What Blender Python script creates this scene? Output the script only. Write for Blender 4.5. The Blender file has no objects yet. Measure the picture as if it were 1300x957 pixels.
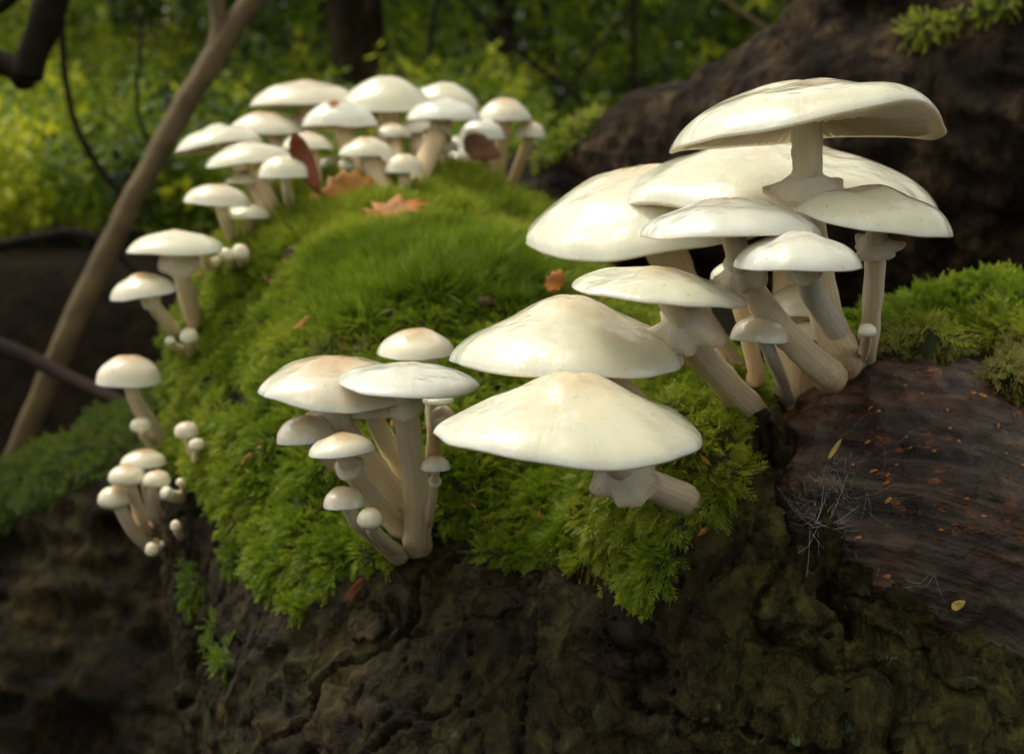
import bpy, math, random
import numpy as np
from mathutils import Vector, Matrix, Quaternion
from mathutils.bvhtree import BVHTree

random.seed(7)
rng = np.random.default_rng(7)
R = math.radians
scene = bpy.context.scene
COL = scene.collection

# ------------------------------------------------------------------ camera
H = 0.62                                # camera height above the forest floor, metres
PITCH = R(9.5)
FPX = 50.0 / 36.0 * 1300.0
CAM = np.array([0.0, 0.0, H])
FWD = np.array([0.0, math.cos(PITCH), -math.sin(PITCH)])
UPV = np.array([0.0, math.sin(PITCH), math.cos(PITCH)])
RGT = np.array([1.0, 0.0, 0.0])
cd = bpy.data.cameras.new('camera')
cam = bpy.data.objects.new('camera', cd)
COL.objects.link(cam)
scene.camera = cam
cam.location = CAM
cam.rotation_euler = (R(90) - PITCH, 0, 0)
cd.lens = 50
cd.sensor_width = 36
cd.clip_start = 0.01
cd.clip_end = 600
cd.dof.use_dof = True
cd.dof.focus_distance = 0.405
cd.dof.aperture_fstop = 17

# ------------------------------------------------------------------ world and sun
SUN_EL, SUN_AZ = 58.0, -60.0           # azimuth from +Y towards +X
w = bpy.data.worlds.new('World')
scene.world = w
w.use_nodes = True
nt = w.node_tree
nt.nodes.clear()
sky = nt.nodes.new('ShaderNodeTexSky')
sky.sky_type = 'NISHITA'
sky.sun_disc = False
sky.sun_elevation = R(SUN_EL)
sky.sun_rotation = R(SUN_AZ)
sky.dust_density = 4.0
sky.ozone_density = 0.6
hs = nt.nodes.new('ShaderNodeHueSaturation')       # overcast: a nearly grey sky
hs.inputs['Saturation'].default_value = 0.12
tint = nt.nodes.new('ShaderNodeMixRGB')
tint.blend_type = 'MULTIPLY'
tint.inputs[0].default_value = 1.0
tint.inputs[2].default_value = (1.0, 0.955, 0.84, 1)
bg = nt.nodes.new('ShaderNodeBackground')
bg.inputs['Strength'].default_value = 0.15
out = nt.nodes.new('ShaderNodeOutputWorld')
nt.links.new(sky.outputs[0], hs.inputs['Color'])
nt.links.new(hs.outputs[0], tint.inputs[1])
nt.links.new(tint.outputs[0], bg.inputs['Color'])
nt.links.new(bg.outputs[0], out.inputs['Surface'])

sd = bpy.data.lights.new('sun', 'SUN')
sun = bpy.data.objects.new('sun', sd)
COL.objects.link(sun)
sd.energy = 0.55
sd.angle = R(13)
sd.color = (1.0, 0.93, 0.78)
sdir = Vector((math.sin(R(SUN_AZ)) * math.cos(R(SUN_EL)), math.cos(R(SUN_AZ)) * math.cos(R(SUN_EL)), math.sin(R(SUN_EL))))
sun.rotation_euler = sdir.to_track_quat('Z', 'Y').to_euler()
sun.location = sdir * 20

scene.view_settings.view_transform = 'Standard'
scene.view_settings.look = 'None'
scene.view_settings.exposure = 0.92
scene.view_settings.gamma = 1.0
scene.render.engine = 'CYCLES'
scene.cycles.max_bounces = 6
scene.cycles.diffuse_bounces = 4
scene.cycles.glossy_bounces = 3
scene.cycles.transparent_max_bounces = 6
scene.cycles.use_denoising = True
scene.cycles.sample_clamp_indirect = 4

# ------------------------------------------------------------------ helpers
def W(px, py, d):
    """World point at distance d along the view axis seen at photo pixel px, py."""
    return CAM + d * FWD + (px - 650.0) / FPX * d * RGT - (py - 478.0) / FPX * d * UPV

def project(P):
    q = P - CAM
    d = np.maximum(q @ FWD, 1e-4)
    return 650 + (q @ RGT) / d * FPX, 478 - (q @ UPV) / d * FPX, d

def tag(o, label=None, cat=None, group=None, kind=None):
    if label: o['label'] = label
    if cat: o['category'] = cat
    if group: o['group'] = group
    if kind: o['kind'] = kind
    return o

def link(name, me, mats=(), parent=None):
    o = bpy.data.objects.new(name, me)
    COL.objects.link(o)
    if parent is not None: o.parent = parent
    if me is not None:
        for m in (mats if isinstance(mats, (list, tuple)) else [mats]):
            if m and m.name not in [x.name for x in me.materials if x]: me.materials.append(m)
    return o

def mesh(name, V, F, smooth=True):
    me = bpy.data.meshes.new(name)
    V = np.asarray(V, dtype=np.float32)
    if isinstance(F, np.ndarray):
        k = F.shape[1]
        me.vertices.add(len(V)); me.vertices.foreach_set('co', V.ravel())
        me.loops.add(F.size); me.loops.foreach_set('vertex_index', F.ravel().astype(np.int32))
        me.polygons.add(len(F))
        me.polygons.foreach_set('loop_start', np.arange(0, F.size, k, dtype=np.int32))
        me.update(calc_edges=True)
    else:
        me.from_pydata([tuple(map(float, v)) for v in V], [], F)
    if smooth and len(me.polygons):
        me.polygons.foreach_set('use_smooth', np.ones(len(me.polygons), dtype=bool))
    me.update()
    return me

def fattr(me, name, data, typ='FLOAT'):
    a = me.attributes.new(name, typ, 'POINT')
    key = 'vector' if typ == 'FLOAT_VECTOR' else 'value'
    a.data.foreach_set(key, np.asarray(data, dtype=np.int32 if typ == 'INT' else np.float32).ravel())

def empty(name, loc):
    o = bpy.data.objects.new(name, None)
    COL.objects.link(o)
    o.location = loc
    o.empty_display_size = 0.01
    return o

# --- value noise, vectorised
def _hash(ix, iy, iz, seed):
    n = (ix.astype(np.uint32) * np.uint32(374761393) + iy.astype(np.uint32) * np.uint32(668265263)
         + iz.astype(np.uint32) * np.uint32(2147483647) + np.uint32(seed * 1274126177 & 0xffffffff))
    n = (n ^ (n >> np.uint32(13))) * np.uint32(1274126177)
    n = n ^ (n >> np.uint32(16))
    n = n * np.uint32(2654435761)
    n = n ^ (n >> np.uint32(15))
    return (n & np.uint32(0xffffff)).astype(np.float32) / 8388607.5 - 1.0

def noise(P, size, seed=0):
    q = P / np.asarray(size) + 1000.0
    i = np.floor(q).astype(np.int64)
    f = (q - i)
    f = f * f * (3 - 2 * f)
    r = 0
    for dx in (0, 1):
        wx = f[:, 0] if dx else 1 - f[:, 0]
        for dy in (0, 1):
            wy = f[:, 1] if dy else 1 - f[:, 1]
            for dz in (0, 1):
                wz = f[:, 2] if dz else 1 - f[:, 2]
                r = r + wx * wy * wz * _hash(i[:, 0] + dx, i[:, 1] + dy, i[:, 2] + dz, seed)
    return r

def fbm(P, size, octs=4, seed=0, gain=0.5):
    size = np.asarray(size, dtype=float) * np.ones(3)
    r, a, t = 0, 1.0, 0
    for k in range(octs):
        r = r + a * noise(P + k * 0.37, size / 2 ** k, seed + k * 17)
        t += a
        a *= gain
    return r / t

def ridged(P, size, octs=3, seed=0):
    size = np.asarray(size, dtype=float) * np.ones(3)
    r, a, t = 0, 1.0, 0
    for k in range(octs):
        r = r + a * (1 - np.abs(noise(P + k * 0.61, size / 2 ** k, seed + k * 29)) * 2)
        t += a
        a *= 0.5
    return r / t

def sstep(a, b, x):
    t = np.clip((x - a) / (b - a), 0, 1)
    return t * t * (3 - 2 * t)

# --- SDF bodies
def cone_sdf(P, a, b, ra, rb, sq=None):
    a = np.asarray(a, dtype=np.float32); b = np.asarray(b, dtype=np.float32)
    ab = b - a
    pa = P - a
    t = np.clip((pa @ ab) / max(float(ab @ ab), 1e-9), 0, 1)
    q = pa - t[..., None] * ab
    return np.sqrt((q * q).sum(-1)) - (ra + t * (rb - ra))

def smin(a, b, k):
    h = np.clip(0.5 + 0.5 * (b - a) / k, 0, 1)
    return b + (a - b) * h - k * h * (1 - h)

def surface_nets(f, lo, h):
    nx, ny, nz = f.shape
    s = f < 0
    c = [(i, j, k) for i in (0, 1) for j in (0, 1) for k in (0, 1)]
    cnt = np.zeros((nx - 1, ny - 1, nz - 1), dtype=np.int8)
    for i, j, k in c:
        cnt += s[i:nx - 1 + i, j:ny - 1 + j, k:nz - 1 + k]
    act = (cnt > 0) & (cnt < 8)
    idx = -np.ones(act.shape, dtype=np.int64)
    I = np.argwhere(act)
    idx[act] = np.arange(len(I))
    vals = {q: f[I[:, 0] + q[0], I[:, 1] + q[1], I[:, 2] + q[2]] for q in c}
    acc = np.zeros((len(I), 3)); n = np.zeros(len(I))
    for q in c:
        for ax in range(3):
            if q[ax]: continue
            r = list(q); r[ax] = 1; r = tuple(r)
            va, vb = vals[q], vals[r]
            m = (va < 0) != (vb < 0)
            t = np.where(m, va / np.where(m, va - vb, 1), 0)
            p = np.array(q, dtype=float)[None] + 0 * acc
            p[:, ax] = t
            acc[m] += p[m]; n[m] += 1
    V = lo + h * (I + acc / n[:, None])
    F = []
    for ax in range(3):
        u, v = (ax + 1) % 3, (ax + 2) % 3
        sl0 = [slice(None)] * 3; sl1 = [slice(None)] * 3
        sl0[ax] = slice(0, -1); sl1[ax] = slice(1, None)
        d = s[tuple(sl0)].astype(np.int8) - s[tuple(sl1)].astype(np.int8)
        E = np.argwhere(d != 0)
        sg = d[E[:, 0], E[:, 1], E[:, 2]]
        ok = (E[:, u] > 0) & (E[:, v] > 0) & (E[:, u] < f.shape[u] - 1) & (E[:, v] < f.shape[v] - 1)
        E, sg = E[ok], sg[ok]
        def cell(du, dv):
            q = E.copy(); q[:, u] -= du; q[:, v] -= dv
            return idx[q[:, 0], q[:, 1], q[:, 2]]
        quad = np.stack([cell(1, 1), cell(0, 1), cell(0, 0), cell(1, 0)], 1)
        quad[sg < 0] = quad[sg < 0][:, ::-1]
        F.append(quad)
    F = np.concatenate(F)
    return V, F

def normals(V, F):
    n = np.cross(V[F[:, 2]] - V[F[:, 0]], V[F[:, 3]] - V[F[:, 1]])
    N = np.zeros_like(V)
    for k in range(4):
        np.add.at(N, F[:, k], n)
    return N / np.maximum(np.linalg.norm(N, axis=1, keepdims=True), 1e-12)

def body(cones, lo, hi, h, k=0.03, extra=None):
    """Smooth union of tapered capsules, meshed; lo/hi are world corners."""
    lo = np.array(lo, dtype=np.float32); hi = np.array(hi, dtype=np.float32)
    n = np.ceil((hi - lo) / h).astype(int) + 1
    xs, ys, zs = [lo[i] + h * np.arange(n[i], dtype=np.float32) for i in range(3)]
    f = np.empty(tuple(n), dtype=np.float32)
    step = max(1, int(1.5e6 / (n[1] * n[2])))
    for i in range(0, n[0], step):
        X = np.stack(np.meshgrid(xs[i:i + step], ys, zs, indexing='ij'), -1)
        d = None
        for cn in cones:
            e = cone_sdf(X, *cn)
            d = e if d is None else smin(d, e, k)
        if extra is not None: d = extra(X, d)
        f[i:i + step] = d
    V, F = surface_nets(f, lo.astype(float), h)
    return V, F

# ------------------------------------------------------------------ materials
def new_mat(name):
    m = bpy.data.materials.new(name)
    m.use_nodes = True
    t = m.node_tree
    b = t.nodes['Principled BSDF']
    return m, t, b

def N(t, typ, **kw):
    n = t.nodes.new(typ)
    for k, v in kw.items():
        if k in n.inputs: n.inputs[k].default_value = v
        else: setattr(n, k, v)
    return n

def ramp(t, fac, stops):
    n = t.nodes.new('ShaderNodeValToRGB')
    e = n.color_ramp.elements
    while len(e) < len(stops): e.new(0.5)
    for q, (p, c) in zip(e, stops):
        q.position = p
        q.color = (*c, 1) if len(c) == 3 else c
    t.links.new(fac, n.inputs[0])
    return n.outputs[0]

def mixc(t, fac, a, b, mode='MIX'):
    n = t.nodes.new('ShaderNodeMixRGB'); n.blend_type = mode
    for s, v in ((0, fac), (1, a), (2, b)):
        if hasattr(v, 'is_linked') or hasattr(v, 'links'): t.links.new(v, n.inputs[s])
        else: n.inputs[s].default_value = v if s == 0 else (*v, 1)
    return n.outputs[0]

def tex_noise(t, scale, detail=5, rough=0.6, vec=None, dist=0.0):
    n = N(t, 'ShaderNodeTexNoise', Scale=scale, Detail=detail, Roughness=rough, Distortion=dist)
    if vec is not None: t.links.new(vec, n.inputs['Vector'])
    return n.outputs['Fac']

def bump(t, b, h, strength, dist, prev=None):
    n = N(t, 'ShaderNodeBump', Strength=strength, Distance=dist)
    t.links.new(h, n.inputs['Height'])
    if prev is not None: t.links.new(prev, n.inputs['Normal'])
    t.links.new(n.outputs[0], b.inputs['Normal'])
    return n.outputs[0]

def objco(t):
    return t.nodes.new('ShaderNodeTexCoord').outputs['Object']

def mapping(t, vec, scale, rot=(0, 0, 0)):
    n = t.nodes.new('ShaderNodeMapping')
    n.inputs['Scale'].default_value = scale
    n.inputs['Rotation'].default_value = rot
    t.links.new(vec, n.inputs['Vector'])
    return n.outputs[0]

def make_cap_mat(name, edge, mid, centre, sss=0.85, cen=0.32):
    m, t, b = new_mat(name)
    at = N(t, 'ShaderNodeAttribute', attribute_name='cap_uv')      # (cos, sin, radius 0..1)
    sep = t.nodes.new('ShaderNodeSeparateXYZ'); t.links.new(at.outputs['Vector'], sep.inputs[0])
    co = objco(t)
    blot = tex_noise(t, 70, 4, 0.6, co)
    add = N(t, 'ShaderNodeMath', operation='MULTIPLY_ADD'); add.inputs[1].default_value = 0.5
    t.links.new(blot, add.inputs[0]); t.links.new(sep.outputs[2], add.inputs[2])
    col = ramp(t, add.outputs[0], [(cen * 0.35 + 0.2, centre), (cen + 0.33, mid), (1.1 if False else 1.0, edge)])
    col = mixc(t, ramp(t, sep.outputs[2], [(0.955, (0, 0, 0)), (0.99, (0.7, 0.7, 0.7))]), col, (0.86, 0.85, 0.74))  # pale rim line paints in the glow of light through the thin margin
    streak = tex_noise(t, 1.0, 3, 0.6, mapping(t, at.outputs['Vector'], (38, 38, 1.2)))
    sc = ramp(t, streak, [(0.35, (0.93, 0.92, 0.88)), (0.65, (1.0, 1.0, 1.0))])
    col = mixc(t, 0.45, col, sc, 'MULTIPLY')
    speck = tex_noise(t, 420, 2, 0.5, co)
    sp = ramp(t, speck, [(0.69, (1, 1, 1)), (0.74, (0.76, 0.62, 0.42))])
    col = mixc(t, 0.5, col, sp, 'MULTIPLY')
    t.links.new(col, b.inputs['Base Color'])
    b.inputs['Subsurface Weight'].default_value = sss
    b.inputs['Subsurface Radius'].default_value = (1.0, 0.75, 0.45)
    b.inputs['Subsurface Scale'].default_value = 0.005
    rg = ramp(t, tex_noise(t, 160, 4, 0.6, co), [(0.35, (0.38,) * 3), (0.7, (0.55,) * 3)])
    t.links.new(rg, b.inputs['Roughness'])
    b.inputs['Specular IOR Level'].default_value = 0.3
    b.inputs['Coat Weight'].default_value = 1.0
    b.inputs['Coat Roughness'].default_value = 0.03
    b.inputs['Coat IOR'].default_value = 1.6
    mg = ramp(t, sep.outputs[2], [(0.45, (0.15,) * 3), (0.95, (1,) * 3)])
    mul = N(t, 'ShaderNodeMath', operation='MULTIPLY')
    t.links.new(streak, mul.inputs[0]); t.links.new(mg, mul.inputs[1])
    wet = bump(t, b, tex_noise(t, 210, 3, 0.55, co, 0.4), 0.6, 0.0009)          # the slime film only
    wet = bump(t, b, tex_noise(t, 58, 2, 0.5, co, 0.4), 0.7, 0.0026, wet)
    t.links.new(wet, b.inputs['Coat Normal'])
    b1 = bump(t, b, mul.outputs[0], 0.40, 0.0004)
    bump(t, b, tex_noise(t, 80, 4, 0.5, co), 0.35, 0.0012, b1)
    return m

M = {}
M['cap_white'] = make_cap_mat('cap_porcelain', (0.80, 0.785, 0.605), (0.81, 0.75, 0.55), (0.76, 0.60, 0.36))
M['cap_cream'] = make_cap_mat('cap_cream', (0.82, 0.76, 0.60), (0.78, 0.66, 0.46), (0.64, 0.43, 0.23), cen=0.5)
M['cap_pale'] = make_cap_mat('cap_pale', (0.78, 0.79, 0.70), (0.80, 0.78, 0.66), (0.74, 0.60, 0.38), cen=0.12)
M['cap_bud'] = make_cap_mat('cap_bud', (0.74, 0.68, 0.52), (0.72, 0.62, 0.44), (0.66, 0.52, 0.34), cen=0.4)

def make_under_mat():
    m, t, b = new_mat('mushroom_underside')
    at = N(t, 'ShaderNodeAttribute', attribute_name='cap_uv')
    st = tex_noise(t, 1.0, 2, 0.5, mapping(t, at.outputs['Vector'], (60, 60, 0.5)))
    t.links.new(ramp(t, st, [(0.3, (0.72, 0.62, 0.45)), (0.7, (0.84, 0.77, 0.62))]), b.inputs['Base Color'])
    b.inputs['Subsurface Weight'].default_value = 0.35
    b.inputs['Subsurface Radius'].default_value = (1.0, 0.7, 0.4)
    b.inputs['Subsurface Scale'].default_value = 0.004
    b.inputs['Roughness'].default_value = 0.6
    bump(t, b, st, 0.6, 0.0008)
    return m
M['under'] = make_under_mat()

def make_stem_mat(name, top, low, base):
    m, t, b = new_mat(name)
    at = N(t, 'ShaderNodeAttribute', attribute_name='stem_uv')      # (cos, sin, along 0 base..1 top)
    sep = t.nodes.new('ShaderNodeSeparateXYZ'); t.links.new(at.outputs['Vector'], sep.inputs[0])
    fib = tex_noise(t, 1.0, 4, 0.6, mapping(t, at.outputs['Vector'], (7, 7, 1.6)))
    blot = tex_noise(t, 260, 5, 0.7, objco(t))
    a = N(t, 'ShaderNodeMath', operation='MULTIPLY_ADD'); a.inputs[1].default_value = 0.55
    t.links.new(blot, a.inputs[0]); t.links.new(sep.outputs[2], a.inputs[2])
    col = ramp(t, a.outputs[0], [(0.30, base), (0.55, low), (0.95, top)])
    col = mixc(t, 0.7, col, ramp(t, fib, [(0.3, (0.70, 0.62, 0.50)), (0.62, (1, 1, 1))]), 'MULTIPLY')
    t.links.new(col, b.inputs['Base Color'])
    b.inputs['Subsurface Weight'].default_value = 0.5
    b.inputs['Subsurface Radius'].default_value = (1.0, 0.7, 0.4)
    b.inputs['Subsurface Scale'].default_value = 0.004
    b.inputs['Roughness'].default_value = 0.55
    n1 = bump(t, b, fib, 0.6, 0.0009)
    bump(t, b, blot, 0.5, 0.0007, n1)
    return m
M['stem'] = make_stem_mat('stem_cream', (0.86, 0.80, 0.63), (0.80, 0.68, 0.48), (0.44, 0.30, 0.17))
M['stem_blue'] = make_stem_mat('stem_pale_blue', (0.72, 0.75, 0.72), (0.70, 0.68, 0.60), (0.40, 0.30, 0.20))
M['stem_brown'] = make_stem_mat('stem_brown', (0.84, 0.69, 0.45), (0.70, 0.53, 0.32), (0.34, 0.22, 0.12))

def make_ring_mat():
    m, t, b = new_mat('ring_membrane')
    at = N(t, 'ShaderNodeAttribute', attribute_name='cap_uv')
    sep = t.nodes.new('ShaderNodeSeparateXYZ'); t.links.new(at.outputs['Vector'], sep.inputs[0])
    st = tex_noise(t, 1.0, 3, 0.5, mapping(t, at.outputs['Vector'], (14, 14, 1.5)))
    a = N(t, 'ShaderNodeMath', operation='MULTIPLY_ADD'); a.inputs[1].default_value = 0.5
    t.links.new(st, a.inputs[0]); t.links.new(sep.outputs[2], a.inputs[2])
    t.links.new(ramp(t, a.outputs[0], [(0.3, (0.82, 0.77, 0.64)), (0.97, (0.76, 0.68, 0.54)), (1.0, (0.66, 0.56, 0.42))]), b.inputs['Base Color'])
    b.inputs['Roughness'].default_value = 0.6
    b.inputs['Subsurface Weight'].default_value = 0.2
    b.inputs['Subsurface Scale'].default_value = 0.002
    bump(t, b, st, 0.6, 0.0008)
    return m
M['ring'] = make_ring_mat()

def make_bark_mat(name, dark, mid, light, lichen=None, rough=0.8, scale=1.0, spec=0.35):
    m, t, b = new_mat(name)
    co = objco(t)
    n1 = tex_noise(t, 28 * scale, 8, 0.68, mapping(t, co, (1, 1, 0.45)), 0.4)
    n2 = tex_noise(t, 130 * scale, 6, 0.7, mapping(t, co, (1, 1, 0.5)), 0.8)
    c = ramp(t, n1, [(0.34, dark), (0.48, mid), (0.63, light)])
    c2 = ramp(t, n2, [(0.36, (0.30, 0.28, 0.26)), (0.60, (1.45, 1.35, 1.2))])
    c = mixc(t, 0.85, c, c2, 'MULTIPLY')
    if name == 'wet_bark':
        al = N(t, 'ShaderNodeAttribute', attribute_name='algae')
        gr_ = ramp(t, n2, [(0.35, (0.016, 0.014, 0.004)), (0.5, (0.055, 0.050, 0.013)), (0.68, (0.13, 0.115, 0.036))])
        c = mixc(t, al.outputs['Fac'], c, gr_)
        li = ramp(t, tex_noise(t, 240, 4, 0.6, mapping(t, co, (1, 1, 0.35), (0, R(-25), 0))), [(0.60, (0, 0, 0)), (0.66, (1, 1, 1))])
        li2 = ramp(t, tex_noise(t, 26, 2, 0.5, co), [(0.55, (0, 0, 0)), (0.62, (1, 1, 1))])
        li = mixc(t, 1.0, mixc(t, 1.0, li, li2, 'MULTIPLY'), al.outputs['Fac'], 'MULTIPLY')
        c = mixc(t, li, c, (0.16, 0.24, 0.11))
    if lichen:
        l = ramp(t, tex_noise(t, 46 * scale, 6, 0.75, co, 1.0), [(0.60, (0, 0, 0)), (0.66, (1, 1, 1))])
        c = mixc(t, l, c, lichen)
    t.links.new(c, b.inputs['Base Color'])
    t.links.new(ramp(t, n2, [(0.3, (rough * 0.55,) * 3), (0.6, (rough,) * 3)]), b.inputs['Roughness'])
    b.inputs['Specular IOR Level'].default_value = spec
    vo = N(t, 'ShaderNodeTexVoronoi', feature='DISTANCE_TO_EDGE', Scale=62 * scale)
    wn = N(t, 'ShaderNodeTexNoise', Scale=70 * scale, Detail=4)
    wm = N(t, 'ShaderNodeVectorMath', operation='MULTIPLY_ADD'); wm.inputs[1].default_value = (0.030 / scale,) * 3
    t.links.new(co, wn.inputs['Vector']); t.links.new(wn.outputs['Color'], wm.inputs[0]); t.links.new(mapping(t, co, (1, 1, 0.32)), wm.inputs[2])
    t.links.new(wm.outputs[0], vo.inputs['Vector'])
    crk = ramp(t, vo.outputs['Distance'], [(0.0, (0, 0, 0)), (0.09, (1, 1, 1))])
    c = mixc(t, 0.45, c, crk, 'MULTIPLY')
    t.links.new(c, b.inputs['Base Color'])
    p = bump(t, b, n1, 1.0, 0.006 / scale)
    p = bump(t, b, crk, 0.7, 0.0025 / scale, p)
    p = bump(t, b, n2, 1.0, 0.0030 / scale, p)
    p = bump(t, b, tex_noise(t, 1.0, 5, 0.7, mapping(t, co, (420 * scale, 420 * scale, 70 * scale), (0, R(12), 0))), 1.0, 0.0016 / scale, p)
    bump(t, b, tex_noise(t, 520 * scale, 5, 0.75, co), 1.0, 0.0008 / scale, p)
    return m
M['bark'] = make_bark_mat('wet_bark', (0.008, 0.006, 0.003), (0.030, 0.023, 0.011), (0.090, 0.072, 0.034), (0.050, 0.058, 0.016), 0.9, 1.0, 0.18)
M['bark_green'] = make_bark_mat('algae_bark', (0.012, 0.010, 0.004), (0.038, 0.034, 0.011), (0.085, 0.076, 0.028), (0.10, 0.15, 0.06), 0.9, 1.0, 0.15)
M['bark_back'] = make_bark_mat('dark_bark', (0.005, 0.004, 0.003), (0.022, 0.015, 0.009), (0.105, 0.075, 0.046), None, 0.9, 0.9, 0.12)
M['bark_left'] = make_bark_mat('root_bark', (0.005, 0.004, 0.002), (0.017, 0.013, 0.005), (0.052, 0.042, 0.018), None, 0.95, 0.7, 0.1)

def make_wood_mat():
    m, t, b = new_mat('rotten_wood')
    co = objco(t)
    at = N(t, 'ShaderNodeAttribute', attribute_name='grain')
    g = tex_noise(t, 1.0, 6, 0.62, at.outputs['Vector'], 0.5)
    n2 = tex_noise(t, 60, 6, 0.7, co, 0.5)
    c = ramp(t, g, [(0.32, (0.008, 0.006, 0.005)), (0.46, (0.042, 0.029, 0.022)), (0.64, (0.128, 0.093, 0.070))])
    c = mixc(t, 0.5, c, ramp(t, n2, [(0.35, (0.5, 0.5, 0.5)), (0.62, (1.25, 1.15, 1.1))]), 'MULTIPLY')
    warm = ramp(t, tex_noise(t, 19, 4, 0.6, co), [(0.48, (0, 0, 0)), (0.68, (0.8, 0.8, 0.8))])
    c = mixc(t, warm, c, mixc(t, 1.0, c, (1.9, 0.95, 0.5), 'MULTIPLY'))
    rust = ramp(t, tex_noise(t, 210, 5, 0.72, mapping(t, co, (0.5, 1, 1.5), (0, R(25), 0))), [(0.56, (0, 0, 0)), (0.64, (1, 1, 1))])
    top = ramp(t, tex_noise(t, 24, 4, 0.7, co), [(0.44, (0, 0, 0)), (0.60, (1, 1, 1))])
    c = mixc(t, mixc(t, 1.0, rust, top, 'MULTIPLY'), c, (0.30, 0.10, 0.025))
    t.links.new(c, b.inputs['Base Color'])
    t.links.new(ramp(t, n2, [(0.35, (0.20,) * 3), (0.62, (0.50,) * 3)]), b.inputs['Roughness'])
    b.inputs['Specular IOR Level'].default_value = 0.42
    p = bump(t, b, g, 1.0, 0.0026)
    p = bump(t, b, n2, 1.0, 0.004, p)
    bump(t, b, tex_noise(t, 330, 6, 0.75, mapping(t, co, (0.6, 1, 1.4), (0, R(20), 0))), 1.0, 0.0011, p)
    return m
M['wood'] = make_wood_mat()

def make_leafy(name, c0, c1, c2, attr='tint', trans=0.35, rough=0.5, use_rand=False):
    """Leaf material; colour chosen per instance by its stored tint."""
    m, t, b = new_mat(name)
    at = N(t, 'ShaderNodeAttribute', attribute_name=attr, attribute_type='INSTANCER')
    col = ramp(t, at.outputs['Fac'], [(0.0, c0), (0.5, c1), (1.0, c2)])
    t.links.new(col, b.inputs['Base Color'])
    b.inputs['Roughness'].default_value = rough
    b.inputs['Specular IOR Level'].default_value = 0.35
    tr = t.nodes.new('ShaderNodeBsdfTranslucent')
    t.links.new(col, tr.inputs['Color'])
    mx = t.nodes.new('ShaderNodeMixShader'); mx.inputs[0].default_value = trans
    t.links.new(b.outputs[0], mx.inputs[1]); t.links.new(tr.outputs[0], mx.inputs[2])
    t.links.new(mx.outputs[0], t.nodes['Material Output'].inputs['Surface'])
    return m
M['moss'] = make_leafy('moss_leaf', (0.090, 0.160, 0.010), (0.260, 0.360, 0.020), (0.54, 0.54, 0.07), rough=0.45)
M['moss_olive'] = make_leafy('moss_olive_leaf', (0.11, 0.13, 0.02), (0.27, 0.27, 0.06), (0.46, 0.42, 0.14), rough=0.55)
M['foliage'] = make_leafy('undergrowth_leaf', (0.010, 0.030, 0.005), (0.18, 0.28, 0.012), (0.72, 0.72, 0.04), trans=0.45, rough=0.5)
M['canopy'] = make_leafy('canopy_leaf', (0.035, 0.07, 0.015), (0.06, 0.11, 0.02), (0.11, 0.15, 0.03), trans=0.4)

def flat_mat(name, col, rough=0.7, var=0.35, scale=200, spec=0.4, trans=0.0, bumpd=0.0004):
    m, t, b = new_mat(name)
    co = objco(t)
    n = tex_noise(t, scale, 5, 0.65, co)
    lo = tuple(c * (1 - var) for c in col); hi = tuple(min(1, c * (1 + var)) for c in col)
    t.links.new(ramp(t, n, [(0.3, lo), (0.7, hi)]), b.inputs['Base Color'])
    b.inputs['Roughness'].default_value = rough
    b.inputs['Specular IOR Level'].default_value = spec
    bump(t, b, n, 0.7, bumpd)
    return m
M['mat_base'] = flat_mat('moss_mat', (0.030, 0.042, 0.010), 0.95, 0.6, 150)
M['soil'] = flat_mat('forest_soil', (0.009, 0.007, 0.0035), 0.98, 0.7, 40, 0.05, bumpd=0.012)
M['leaf_orange'] = flat_mat('leaf_orange', (0.42, 0.15, 0.02), 0.5, 0.45, 90)
M['leaf_tan'] = flat_mat('leaf_tan', (0.42, 0.18, 0.035), 0.55, 0.4, 90)
M['leaf_brown'] = flat_mat('leaf_brown', (0.16, 0.065, 0.02), 0.5, 0.6, 110)
M['leaf_red'] = flat_mat('leaf_red', (0.20, 0.045, 0.015), 0.5, 0.4, 120)
M['leaf_yellow'] = flat_mat('leaf_yellow', (0.50, 0.36, 0.08), 0.5, 0.3, 120)
M['leaf_purple'] = flat_mat('leaf_purple', (0.10, 0.03, 0.04), 0.5, 0.4, 120)
M['twig'] = flat_mat('twig_bark', (0.120, 0.082, 0.032), 0.75, 0.4, 40, bumpd=0.002)
M['twig_dark'] = flat_mat('twig_dark_bark', (0.013, 0.010, 0.006), 0.9, 0.4, 40, 0.12, bumpd=0.002)
M['twig_red'] = flat_mat('twig_red_bark', (0.022, 0.012, 0.008), 0.85, 0.4, 40, 0.15, bumpd=0.002)
M['crumb'] = flat_mat('orange_crumb', (0.40, 0.16, 0.035), 0.6, 0.35, 500)
M['plump_leaf'] = flat_mat('plump_leaf_brown', (0.07, 0.035, 0.022), 0.35, 0.3, 300)
mw_, tw_, bw_ = new_mat('web_silk')
bw_.inputs['Base Color'].default_value = (0.7, 0.72, 0.7, 1)
bw_.inputs['Roughness'].default_value = 0.4
M['web'] = mw_

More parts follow.
